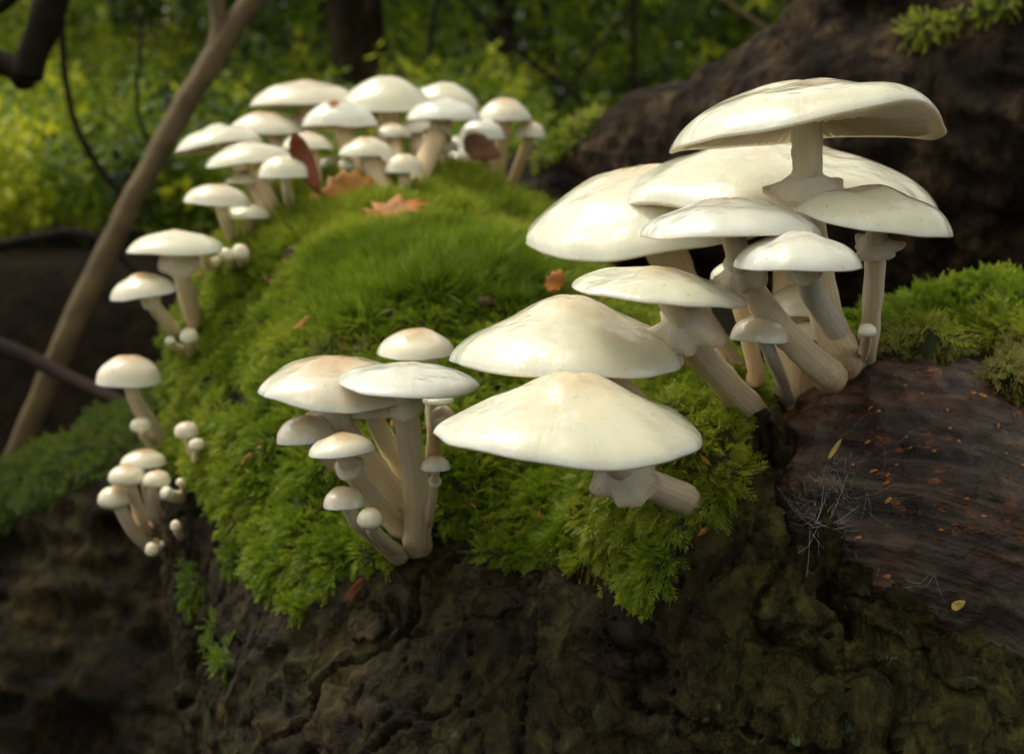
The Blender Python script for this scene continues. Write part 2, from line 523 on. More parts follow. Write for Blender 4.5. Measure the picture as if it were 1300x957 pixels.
# ------------------------------------------------------------------ ground
def ground():
    """One sheet out to the horizon: a hollow under the log, a dark bank behind it, then level forest floor."""
    ax = np.concatenate([-np.geomspace(300, 3.0, 22), np.linspace(-2.8, 2.8, 150), np.geomspace(3.0, 300, 22)])
    ay = np.concatenate([-np.geomspace(300, 1.2, 18), np.linspace(-1, 6, 180), np.geomspace(6.2, 320, 24)])
    X, Y = np.meshgrid(ax, ay, indexing='ij')
    P = np.stack([X.ravel(), Y.ravel(), 0 * X.ravel()], 1)
    bank = sstep(1.15, 1.75, P[:, 1] + 0.12 * P[:, 0] + 0.12 * noise(P, 0.5, 3))
    z = bank * (0.445 + 0.03 * noise(P, 0.8, 4)) + 0.03 * fbm(P, 0.5, 4, 5) + 0.012 * fbm(P, 0.09, 3, 9)
    P[:, 2] = z
    nx, ny = X.shape
    i = np.arange(nx * ny).reshape(nx, ny)
    F = np.stack([i[:-1, :-1], i[1:, :-1], i[1:, 1:], i[:-1, 1:]], -1).reshape(-1, 4)
    o = link('ground', mesh('ground', P, F), M['soil'])
    tag(o, kind='structure')
    return P, F
GV, GF = ground()
def ground_z(x, y):
    P = np.array([[x, y, 0.0]])
    bank = sstep(1.15, 1.75, P[:, 1] + 0.12 * P[:, 0] + 0.12 * noise(P, 0.5, 3))
    return float((bank * (0.445 + 0.03 * noise(P, 0.8, 4)) + 0.03 * fbm(P, 0.5, 4, 5))[0])

# ------------------------------------------------------------------ log bodies
def c(x, y, z): return (x, y, z + H)
SURF = []                                                       # (name, V, F) of everything mushrooms may stand on

# main mossy log, from the bark face in front to the crest at the back
mainV, mainF = body([
    (c(0.010, 0.565, -0.262), c(-0.022, 0.68, -0.205), 0.132, 0.130),
    (c(-0.026, 0.68, -0.203), c(-0.068, 0.87, -0.165), 0.136, 0.140),
    (c(0.010, 0.555, -0.270), c(0.100, 0.500, -0.245), 0.120, 0.105),
    (c(0.085, 0.50, -0.215), c(0.060, 0.62, -0.190), 0.085, 0.09),
    (c(0.070, 0.475, -0.132), c(0.088, 0.460, -0.250), 0.036, 0.055),
    (c(0.120, 0.455, -0.290), c(0.26, 0.44, -0.36), 0.095, 0.10),
    (c(0.086, 0.452, -0.148), c(0.142, 0.425, -0.188), 0.030, 0.033),
    (c(0.0, 0.60, -0.40), c(0.05, 0.55, -0.62), 0.14, 0.17),
], (-0.24, 0.31, 0.02), (0.36, 1.04, 0.64), 0.0020, 0.035)
mn = normals(mainV, mainF)
near = 1 - sstep(0.6, 0.9, mainV[:, 1])
big = fbm(mainV, (0.06, 0.06, 0.075), 4, 11)
plates = ridged(mainV, (0.030, 0.030, 0.055), 4, 21)
fl = fbm(mainV, (0.012, 0.012, 0.022), 4, 31)
disp = 0.008 * big + 0.0028 * plates + 0.0020 * fl
cr = np.abs(noise(mainV, (0.05, 0.05, 0.035), 77) + 0.25 * noise(mainV, 0.014, 78))
disp = disp - 0.006 * (1 - sstep(0.0, 0.05, cr)) - 0.004 * (1 - sstep(0.0, 0.04, np.abs(noise(mainV, (0.022, 0.022, 0.05), 88))))
# step where a bark plate has broken away
disp = disp + 0.004 * sstep(0.05, 0.12, noise(mainV, (0.045, 0.045, 0.06), 99) + 0.15 * noise(mainV, 0.01, 98))
CRACK = [W(984, 555, .43), W(992, 600, .43), W(1008, 660, .43), W(1032, 700, .43), W(1048, 750, .43), W(1075, 800, .43)]
cd2 = np.full(len(mainV), 1.0)
for a_, b_ in zip(CRACK[:-1], CRACK[1:]):
    a2, b2 = a_[[0, 2]], b_[[0, 2]]
    pa = mainV[:, [0, 2]] + 0.0022 * np.stack([noise(mainV, 0.007, 91), noise(mainV, 0.007, 92)], 1) - a2
    t_ = np.clip(pa @ (b2 - a2) / ((b2 - a2) @ (b2 - a2)), 0, 1)
    cd2 = np.minimum(cd2, np.linalg.norm(pa - t_[:, None] * (b2 - a2), axis=1))
disp = disp - 0.016 * (1 - sstep(0.0010, 0.0034, cd2)) + 0.0025 * (1 - sstep(0.003, 0.009, cd2))
disp = disp + 0.0030 * np.abs(fbm(mainV, 0.007, 2, 93)) * near + 0.0010 * ridged(mainV, (0.0065, 0.0065, 0.013), 2, 96) * near - 0.0022 * (1 - sstep(0.0, 0.06, np.abs(noise(mainV + 0.002 * noise(mainV, 0.006, 98)[:, None], (0.011, 0.011, 0.022), 97)))) * near
mainV = mainV + mn * disp[:, None]
mn = normals(mainV, mainF)

log = empty('fallen_log', (0.0, 0.55, 0.0))
tag(log, 'thick mossy fallen log in the middle, carrying the white mushrooms, with cracked bark below', 'log')
def part_local(name, V, F, mat, root, smooth=True):
    return link(name, mesh(name, V - np.array(root.location), F, smooth), mat, root)
bo = part_local('bark', mainV, mainF, M['bark'], log)
algae = sstep(0.045, 0.085, mainV[:, 0] + 0.03 * fbm(mainV, 0.03, 3, 94)) * sstep(0.55, 0.45, mainV[:, 1])
fattr(bo.data, 'algae', algae + 0.35 * sstep(0.1, 0.5, noise(mainV, 0.04, 95)))
SURF.append(('main', mainV, mainF))

# rounded knob of bare rotten wood on the right
KC = np.array(c(0.158, 0.470, -0.172))
knobV, knobF = body([
    (c(0.136, 0.466, -0.128), c(0.172, 0.487, -0.176), 0.056, 0.092),
    (c(0.195, 0.55, -0.145), c(0.34, 0.60, -0.150), 0.078, 0.09),
    (c(0.205, 0.52, -0.25), c(0.28, 0.53, -0.27), 0.095, 0.10),
], (0.03, 0.33, 0.24), (0.34, 0.72, 0.64), 0.0013, 0.03)
kn = normals(knobV, knobF)
def grain(V):
    q = V - np.array(c(0.108, 0.40, -0.225))
    r = np.sqrt(q[:, 0] ** 2 + q[:, 2] ** 2 + 0.15 * q[:, 1] ** 2)
    th = np.arctan2(q[:, 2], q[:, 0])
    r = r + 0.004 * fbm(V, 0.05, 3, 5)
    return np.stack([r / 0.0042, th * 1.7, q[:, 1] / 0.035], 1)
g = grain(knobV)
low = sstep(0.02, -0.06, knobV[:, 2] - (H - 0.13))
disp = 0.0020 * ridged(knobV, (0.016, 0.016, 0.009), 3, 45) * sstep(-0.15, -0.07, knobV[:, 2] - H) + 0.0018 * fbm(knobV, 0.005, 2, 46) + 0.0062 * fbm(knobV, 0.055, 4, 41) + (0.0011 + 0.0016 * low) * fbm(g, 1.0, 3, 42) + 0.0016 * fbm(knobV, 0.009, 3, 43)
disp = disp + 0.0045 * low * fbm(g * np.array([0.30, 0.8, 1]), 1.0, 2, 44) + 0.0016 * ridged(g * np.array([0.9, 1, 1]), 1.0, 2, 47) * low
knobV = knobV + kn * disp[:, None]
kn = normals(knobV, knobF)
ko = part_local('rotten_wood', knobV, knobF, M['wood'], log)
fattr(ko.data, 'grain', grain(knobV), 'FLOAT_VECTOR')
ko['label'] = 'bare wet dark rotten wood with curved grain'
SURF.append(('knob', knobV, knobF))

# mossy root running off to the lower left
lv, lf = body([
    (W(-260, 950, 1.08), W(110, 812, 1.0), 0.130, 0.112),
    (W(110, 812, 1.0), W(330, 676, 0.92), 0.112, 0.10),
    (W(60, 1040, 1.02), W(420, 930, 0.82), 0.15, 0.10),
], (-0.75, 0.6, 0.10), (-0.05, 1.3, 0.64), 0.0045, 0.05)
ln = normals(lv, lf)
dsp = 0.014 * fbm(lv, (0.14, 0.06, 0.06), 4, 51) + 0.016 * ridged(lv, (0.12, 0.05, 0.026), 3, 52)
lv = lv + ln * dsp[:, None]
ln = normals(lv, lf)
rootlog = empty('mossy_root', (-0.3, 1.0, 0.0))
tag(rootlog, 'blurred mossy root running down to the lower left behind the main log', 'root')
part_local('root_bark', lv, lf, M['bark_left'], rootlog)
SURF.append(('left', lv, lf))

# dark log leaning up behind on the right
bv, bf = body([
    (W(640, 315, 1.05), W(860, 235, 0.98), 0.052, 0.062),
    (W(860, 235, 0.98), W(1090, 225, 0.92), 0.062, 0.098),
    (W(1090, 225, 0.92), W(1420, 120, 0.88), 0.098, 0.135),
    (W(960, 130, 0.93), W(1050, 40, 0.90), 0.030, 0.022),
    (W(1050, 40, 0.90), W(1150, -60, 0.84), 0.022, 0.022),
], (-0.02, 0.66, 0.42), (0.56, 1.16, 0.84), 0.0036, 0.016)
bn = normals(bv, bf)
dsp = 0.007 * fbm(bv, (0.10, 0.05, 0.05), 4, 61) + 0.004 * fbm(bv, (0.03, 0.02, 0.012), 3, 65) + 0.007 * ridged(bv @ np.array([[0.94, 0, 0.34], [0, 1, 0], [-0.34, 0, 0.94]]), (0.10, 0.03, 0.026), 3, 62)
bv = bv + bn * dsp[:, None]
bn = normals(bv, bf)
backlog = empty('leaning_log', (0.2, 0.95, 0.0))
tag(backlog, 'dark bare trunk rising to the upper right behind the tall mushrooms', 'log')
part_local('trunk_bark', bv, bf, M['bark_back'], backlog)
SURF.append(('back', bv, bf))

def bvh_of(V, F):
    return BVHTree.FromPolygons([tuple(v) for v in V], [tuple(map(int, f)) for f in F])
BV = {n: bvh_of(V, F) for n, V, F in SURF}

def surf(px, py, d=None, names=('main', 'knob', 'left')):
    """Where the view ray of a photo pixel meets the logs, else the log point nearest to the given distance."""
    dr = Vector(W(px, py, 1.0) - CAM).normalized()
    best = None
    for n in names:
        h = BV[n].ray_cast(Vector(CAM), dr)
        if h[0] is not None and (best is None or h[3] < best[2]): best = (h[0], h[1], h[3])
    dd = None if best is None else (np.array(best[0]) - CAM) @ FWD
    if best is None or (d is not None and abs(dd - d) > 0.14):
        q = Vector(W(px, py, d or 0.6))
        best = None
        for n in names:
            h = BV[n].find_nearest(q)
            if h[0] is not None and (best is None or h[3] < best[2]): best = (h[0], h[1], h[3])
    return np.array(best[0]), np.array(best[1])

# ------------------------------------------------------------------ instanced shoots
def proto(name, V, F, mat):
    me = mesh(name, V, F, smooth=False)
    me.materials.append(mat)
    return bpy.data.objects.new(name, me)                        # never linked to the scene: only a source of copies

def scatter_group(name, protos):
    colx = bpy.data.collections.new(name)
    for p in protos: colx.objects.link(p)
    ng = bpy.data.node_groups.new(name, 'GeometryNodeTree')
    ng.interface.new_socket('Geometry', in_out='INPUT', socket_type='NodeSocketGeometry')
    ng.interface.new_socket('Geometry', in_out='OUTPUT', socket_type='NodeSocketGeometry')
    a = ng.nodes.new('NodeGroupInput'); b = ng.nodes.new('NodeGroupOutput')
    ip = ng.nodes.new('GeometryNodeInstanceOnPoints')
    ci = ng.nodes.new('GeometryNodeCollectionInfo')
    ci.inputs['Collection'].default_value = colx
    ci.inputs['Separate Children'].default_value = True
    ip.inputs['Pick Instance'].default_value = True
    def at(n, typ):
        q = ng.nodes.new('GeometryNodeInputNamedAttribute'); q.data_type = typ
        q.inputs['Name'].default_value = n
        return q.outputs[0]
    ng.links.new(a.outputs[0], ip.inputs['Points'])
    ng.links.new(ci.outputs[0], ip.inputs['Instance'])
    ng.links.new(at('pick', 'INT'), ip.inputs['Instance Index'])
    ng.links.new(at('rot', 'FLOAT_VECTOR'), ip.inputs['Rotation'])
    ng.links.new(at('size', 'FLOAT'), ip.inputs['Scale'])
    ng.links.new(ip.outputs[0], b.inputs[0])
    return ng

def eulers(Z, spin):
    """XYZ euler angles that turn +Z onto the rows of Z after a spin about +Z."""
    Z = Z / np.maximum(np.linalg.norm(Z, axis=1, keepdims=True), 1e-9)
    # rotation = Rz(az) * Ry(incl) * Rz(spin)
    az = np.arctan2(Z[:, 1], Z[:, 0]); inc = np.arccos(np.clip(Z[:, 2], -1, 1))
    ca, sa, ci, si, cs, ss = np.cos(az), np.sin(az), np.cos(inc), np.sin(inc), np.cos(spin), np.sin(spin)
    m00 = ca * ci * cs - sa * ss; m10 = sa * ci * cs + ca * ss; m20 = -si * cs
    m21 = si * ss; m22 = ci
    y = -np.arcsin(np.clip(m20, -1, 1))
    x = np.arctan2(m21, m22)
    z = np.arctan2(m10, m00)
    return np.stack([x, y, z], 1)

def scatter(name, P, rot, size, pick, tintv, ng, parent=None):
    me = bpy.data.meshes.new(name)
    me.vertices.add(len(P)); me.vertices.foreach_set('co', np.asarray(P, dtype=np.float32).ravel())
    fattr(me, 'rot', rot, 'FLOAT_VECTOR'); fattr(me, 'size', size); fattr(me, 'pick', pick, 'INT'); fattr(me, 'tint', tintv)
    o = link(name, me, (), parent)
    md = o.modifiers.new('scatter', 'NODES'); md.node_group = ng
    return o

def quadleaf(V, F, base, d, side, L, wdt, fold=0.15):
    """A pointed leaf: base, two shoulders, tip (two triangles folded at the midrib)."""
    n = np.cross(d, side)
    i = len(V)
    V += [base, base + d * L * 0.45 + side * wdt * 0.5 + n * fold * wdt, base + d * L, base + d * L * 0.45 - side * wdt * 0.5 + n * fold * wdt]
    F += [(i, i + 1, i + 2), (i, i + 2, i + 3)]

def feather(seed, L=0.011, n=11, bl=0.0030, curve=0.35, mat=None):
    r = random.Random(seed); V, F = [], []
    p = np.zeros(3); d = np.array([0, 0, 1.0]); step = L / n
    for k in range(n):
        t = k / n
        d = d + np.array([curve * 0.14, r.uniform(-.05, .05), 0]); d /= np.linalg.norm(d)
        q = p + d * step
        i = len(V)
        wd = 0.00022
        V += [p + [0, wd, 0], p - [0, wd, 0], q]
        F += [(i, i + 1, i + 2)]
        for s in (-1, 1):
            ll = bl * (0.35 + 1.1 * math.sin(math.pi * min(1, 0.12 + t * 0.95))) * r.uniform(0.75, 1.2)
            dd = d * r.uniform(0.55, 0.85) + np.array([r.uniform(-.15, .35), s, 0]) * 0.8
            dd /= np.linalg.norm(dd)
            sd_ = np.cross(dd, [1, 0, 0.2]); sd_ /= np.linalg.norm(sd_)
            quadleaf(V, F, p + d * step * r.uniform(0, .6), dd, sd_, ll, 0.00065, 0.3)
        p = q
    quadleaf(V, F, p, d, np.array([0, 1.0, 0]), 0.0016, 0.0007)
    return V, F

def tuft(seed, L=0.007, n=20, ll=0.0026, wd=0.0007, spread=0.9):
    r = random.Random(seed); V, F = [], []
    lean = np.array([r.uniform(-.3, .3), r.uniform(-.3, .3), 1.0]); lean /= np.linalg.norm(lean)
    for k in range(n):
        t = k / (n - 1)
        p = lean * L * t
        a = k * 2.4 + r.uniform(-.3, .3)
        out_ = np.array([math.cos(a), math.sin(a), 0])
        d = out_ * spread * (1.1 - 0.5 * t) + lean * (0.55 + 0.6 * t); d /= np.linalg.norm(d)
        s = np.cross(d, lean); s /= max(np.linalg.norm(s), 1e-6)
        quadleaf(V, F, p, d, s, ll * r.uniform(.8, 1.2) * (1.1 - 0.35 * t), wd, 0.2)
    i = len(V)
    V += [np.array([.0002, 0, 0]), np.array([-.0001, .0002, 0]), lean * L]
    F += [(i, i + 1, i + 2)]
    return V, F

def hair(seed, L=0.014, n=9):
    r = random.Random(seed); V, F = [], []
    for k in range(n):
        a = r.uniform(0, 6.28); o_ = np.array([math.cos(a), math.sin(a), 0])
        d = o_ * r.uniform(.05, .38) + np.array([0, 0, 1.0]); d /= np.linalg.norm(d)
        s = np.cross(d, o_); s /= np.linalg.norm(s)
        ll = L * r.uniform(.55, 1.05); wd = 0.00055; i = len(V); b0 = o_ * 0.0006
        m_ = b0 + d * ll * 0.55; tip = b0 + d * ll + o_ * ll * r.uniform(0.0, .22) - np.array([0, 0, ll * .04])
        V += [b0 - s * wd * .5, b0 + s * wd * .5, m_ + s * wd * .5, m_ - s * wd * .5, tip]
        F += [(i, i + 1, i + 2), (i, i + 2, i + 3), (i + 3, i + 2, i + 4)]
    return V, F

P_feather = [proto('moss_sprig', *feather(s), M['moss']) for s in range(4)]
P_tuft = [proto('moss_star', *tuft(10 + s), M['moss']) for s in range(3)]
P_hair = [proto('moss_blade', *hair(20 + s), M['moss']) for s in range(3)]
P_olive = [proto('moss_olive_sprig', *tuft(30 + s, 0.006, 22, 0.0022, 0.0006, 1.1), M['moss_olive']) for s in range(3)]
# names sort alphabetically in a collection, so give each collection its own
for k, p in enumerate(P_feather): p.name = 'a_moss_%d' % k
for k, p in enumerate(P_tuft): p.name = 'b_moss_%d' % k
for k, p in enumerate(P_hair): p.name = 'c_moss_%d' % k
for k, p in enumerate(P_olive): p.name = 'd_moss_%d' % k
NG_MOSS = scatter_group('moss_scatter', P_feather + P_tuft + P_hair + P_olive)
FE, TU, HA, OL = (0, 4), (4, 7), (7, 10), (10, 13)

def in_poly(x, y, poly):
    r = np.zeros(len(x), dtype=bool)
    n = len(poly); j = n - 1
    for i in range(n):
        xi, yi = poly[i]; xj, yj = poly[j]
        if yi != yj:
            c_ = ((yi > y) != (yj > y)) & (x < (xj - xi) * (y - yi) / (yj - yi) + xi)
            r ^= c_
        j = i
    return r

def face_sample(V, F, wgt, n):
    a = V[F[:, 0]]; b = V[F[:, 1]]; c_ = V[F[:, 2]]; d = V[F[:, 3]]
    ar = 0.5 * np.linalg.norm(np.cross(c_ - a, d - b), axis=1) * wgt
    pr = ar / ar.sum()
    k = rng.choice(len(F), n, p=pr)
    u = rng.random(n)[:, None]; v = rng.random(n)[:, None]
    P = (a[k] * (1 - u) + b[k] * u) * (1 - v) + (d[k] * (1 - u) + c_[k] * u) * v
    return P, k, ar.sum()

def moss_on(rootname, label, V, F, Nn, mask, lump, dens, kinds, droop, scale, tintf, maxn=60000, seed=1):
    """Raise a moss mat over the masked part of a surface and cover it with shoots."""
    m = mask
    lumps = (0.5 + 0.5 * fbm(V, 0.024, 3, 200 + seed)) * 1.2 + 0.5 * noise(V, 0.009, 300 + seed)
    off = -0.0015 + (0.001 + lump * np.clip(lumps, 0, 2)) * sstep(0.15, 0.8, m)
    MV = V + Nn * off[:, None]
    keep = (m[F] > 0.12).any(1)
    Fk = F[keep]
    used = np.unique(Fk)
    remap = -np.ones(len(V), dtype=np.int64); remap[used] = np.arange(len(used))
    MV2, F2, m2 = MV[used], remap[Fk], m[used]
    root = link(rootname, mesh(rootname, MV2, F2), M['mat_base'])
    tag(root, label, 'moss', kind='stuff')
    N2 = normals(MV2, F2)
    fm = m2[F2].mean(1)
    fn = N2[F2].mean(1); fc = MV2[F2].mean(1)
    view = CAM - fc; view /= np.linalg.norm(view, axis=1, keepdims=True)
    vis = sstep(-0.35, -0.1, (fn * view).sum(1))
    px, py, dd = project(fc)
    fr = (px > -150) & (px < 1450) & (py > -200) & (py < 1100)
    wgt = sstep(0.3, 0.7, fm) * (0.02 + vis) * np.where(fr, 1, 0.05)
    _, _, area = face_sample(MV2, F2, wgt, 1)
    n = int(min(maxn, area * dens))
    P, k, _ = face_sample(MV2, F2, wgt, n)
    nn = fn[k] / np.linalg.norm(fn[k], axis=1, keepdims=True)
    down = np.array([0, 0, -1.0]) - nn * (-nn[:, 2:3])
    steep = 1 - np.clip(nn[:, 2], 0, 1)
    dr = droop(P, nn)
    # neighbouring shoots lean the same way, as growing moss does
    swirl = np.stack([noise(P, 0.013, 401), noise(P, 0.013, 402), noise(P, 0.013, 403)], 1)
    Z = nn * (1 - 0.55 * dr[:, None]) + down * (dr * (0.4 + 1.3 * steep))[:, None] + 0.45 * swirl + rng.normal(0, 0.22, (n, 3))
    px, py, dd = project(P)
    kk = kinds(P, px, py)
    lo = np.array([FE[0], TU[0], HA[0], OL[0]])[kk]; cnt = np.array([4, 3, 3, 3])[kk]
    pick = lo + (rng.random(n) * cnt).astype(int)
    sz = scale(P, px, py) * rng.uniform(0.7, 1.25, n)
    sz = np.where(kk == 2, sz * 1.5, sz)
    spin = np.where(kk == 0, rng.normal(0, 0.8, n), rng.uniform(0, 6.28, n))
    P = P - nn * 0.0012
    ti = np.clip(tintf(P, px, py) + rng.normal(0, 0.11, n), 0, 1)
    o = scatter('moss_shoots', P, eulers(Z, spin), sz, pick, ti, NG_MOSS, root)
    o['kind'] = 'stuff'
    return root, MV2, F2

# ---- moss on the main log
px, py, dd = project(mainV)
wob = np.stack([26 * fbm(mainV, 0.016, 3, 500), 30 * fbm(mainV, 0.016, 3, 501)], 1)
qx, qy = px + wob[:, 0], py + wob[:, 1]
POLY = [(150, 0), (1060, 0), (1060, 300), (1050, 420), (985, 470), (965, 520), (945, 560), (930, 620), (905, 662), (870, 668), (850, 690), (842, 745), (815, 765),
        (790, 735), (745, 728), (700, 705), (650, 722), (605, 702), (588, 668), (560, 680), (545, 660), (520, 700), (480, 705), (440, 715), (400, 765), (375, 765),
        (340, 740), (295, 705), (285, 650), (235, 600), (205, 560), (195, 470)]
STRIP = [(236, 706), (248, 715), (272, 780), (290, 826), (302, 850), (290, 850), (262, 812), (242, 762)]
mask = (in_poly(qx, qy, POLY) | in_poly(px, py, STRIP)).astype(float)
mask *= sstep(-0.55, -0.2, mn[:, 2])
mask *= 1 - sstep(0.25, 0.4, noise(mainV, 0.03, 510)) * sstep(430, 540, py) * (px < 330)
# smooth the mask over the mesh a little
for _ in range(3):
    acc = np.zeros(len(mainV)); cnt = np.zeros(len(mainV))
    fm = mask[mainF].mean(1)
    for k in range(4):
        np.add.at(acc, mainF[:, k], fm); np.add.at(cnt, mainF[:, k], 1)
    mask = acc / np.maximum(cnt, 1)
HAIRZ = [(395, 330), (470, 305), (560, 290), (660, 320), (700, 345), (690, 400), (640, 398), (560, 385), (500, 390), (430, 420), (395, 400)]
def kinds_main(P, x, y):
    r = rng.random(len(P))
    k = np.where(r < 0.5, 0, 1)
    hz = in_poly(x + 14 * noise(P, 0.02, 61), y + 14 * noise(P, 0.02, 62), HAIRZ)
    k = np.where(hz & (r < 0.75), 2, k)
    k = np.where((y > 560) & (x > 560) & (r < 0.92), 0, k)
    up = (y < 330) & ~hz
    k = np.where(up & (r < 0.35), 2, k)
    k = np.where((noise(P, 0.035, 63) > 0.42) & (r < 0.5) & (y < 560), 3, k)
    return k
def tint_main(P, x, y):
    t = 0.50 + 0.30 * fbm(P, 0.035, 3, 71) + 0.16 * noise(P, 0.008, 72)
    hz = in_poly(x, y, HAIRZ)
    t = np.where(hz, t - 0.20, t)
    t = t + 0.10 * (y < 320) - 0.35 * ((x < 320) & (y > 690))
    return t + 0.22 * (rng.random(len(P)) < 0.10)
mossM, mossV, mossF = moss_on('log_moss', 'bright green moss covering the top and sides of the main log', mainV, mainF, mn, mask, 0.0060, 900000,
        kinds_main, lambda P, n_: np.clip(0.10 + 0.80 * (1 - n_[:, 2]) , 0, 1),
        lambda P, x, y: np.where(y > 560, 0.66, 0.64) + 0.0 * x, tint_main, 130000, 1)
BV['moss'] = bvh_of(mossV, mossF)

# ---- moss on the knob
px, py, dd = project(knobV)
wob = 18 * fbm(knobV, 0.014, 3, 520)
pk = (in_poly(px + wob, py + wob, [(1085, 300), (1500, 300), (1500, 452), (1330, 452), (1240, 446), (1180, 458), (1140, 460), (1110, 448), (1098, 460), (1080, 440)]) |
      in_poly(px + wob, py + wob * .6, [(1248, 484), (1285, 462), (1340, 450), (1340, 520), (1290, 508)])).astype(float)
pk *= sstep(-0.3, 0.0, kn[:, 2])
def tint_knob(P, x, y): return 0.45 + 0.3 * fbm(P, 0.03, 3, 73) + 0.15 * (y > 420)
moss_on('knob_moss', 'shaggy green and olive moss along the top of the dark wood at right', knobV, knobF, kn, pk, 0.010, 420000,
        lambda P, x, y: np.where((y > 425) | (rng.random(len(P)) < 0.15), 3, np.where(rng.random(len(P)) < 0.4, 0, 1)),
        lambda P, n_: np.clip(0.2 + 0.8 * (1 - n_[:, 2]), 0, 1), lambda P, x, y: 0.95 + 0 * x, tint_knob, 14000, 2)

# ---- moss on the left root and on the leaning log
px, py, dd = project(lv)
pm = (in_poly(px + 22 * noise(lv, 0.05, 530), py + 22 * noise(lv, 0.05, 531), [(-300, 300), (300, 300), (260, 560), (215, 590), (160, 590), (110, 615), (40, 655), (-60, 690), (-300, 800)])).astype(float)
pm *= sstep(-0.2, 0.1, ln[:, 2])
moss_on('root_moss', 'blurred green moss along the top of the left root', lv, lf, ln, pm, 0.006, 120000,
        lambda P, x, y: np.where(rng.random(len(P)) < 0.6, 3, 1), lambda P, n_: 0.4 + 0 * P[:, 0],
        lambda P, x, y: 1.1 + 0 * x, lambda P, x, y: 0.0 + 0.2 * fbm(P, 0.05, 2, 74), 9000, 3)
px, py, dd = project(bv)
w1 = 14 * noise(bv, 0.03, 540)
pb = (in_poly(px + w1, py + w1, [(688, 215), (705, 185), (738, 150), (760, 142), (752, 165), (728, 190), (705, 225)]) |
      in_poly(px + w1, py + w1, [(1138, 15), (1180, 12), (1230, 12), (1290, -20), (1290, 0), (1225, 30), (1165, 50), (1140, 45)])).astype(float)
moss_on('trunk_moss', 'patches of yellow green moss on the dark trunk behind at upper right', bv, bf, bn, pb, 0.006, 160000,
        lambda P, x, y: np.where(rng.random(len(P)) < 0.5, 3, 1), lambda P, n_: 0.3 + 0 * P[:, 0],
        lambda P, x, y: 1.2 + 0 * x, lambda P, x, y: 0.62 + 0.2 * noise(P, 0.03, 75), 5000, 4)

# ------------------------------------------------------------------ mushrooms
def profile(kind, t):
    t = np.clip(t, 0, 1)
    if kind == 'flat':  return 0.78 * (1 - t ** 3.4) ** 0.72 + 0.22 * np.exp(-(t / 0.38) ** 2) * (1 - t ** 4)
    if kind == 'umbo':  return 0.21 * np.exp(-(t / 0.36) ** 3) * (1 - t ** 4) + 0.11 * np.exp(-(t / 0.55) ** 2) * (1 - t ** 4) + 0.68 * (1 - t ** 2.4) ** 0.66
    if kind == 'bell':  return 0.16 * np.exp(-(t / 0.5) ** 2) * (1 - t ** 4) + 0.84 * (1 - t ** 2.7) ** 0.62
    if kind == 'dome':  return np.sqrt(np.clip(1 - t ** 2.2, 0, 1))
    return np.sqrt(np.clip(1 - t ** 2, 0, 1))                     # bud

def under_z(h, kind, t, thick, flare):
    """Underside height: shallow near the margin, rising under the flesh of the cap."""
    return -thick + flare * 0.6 + h * 0.62 * (1 - t ** 1.5) * (1 if kind != 'dome' else 0.55) * (1 - math.exp(-(1 - t) * 6))

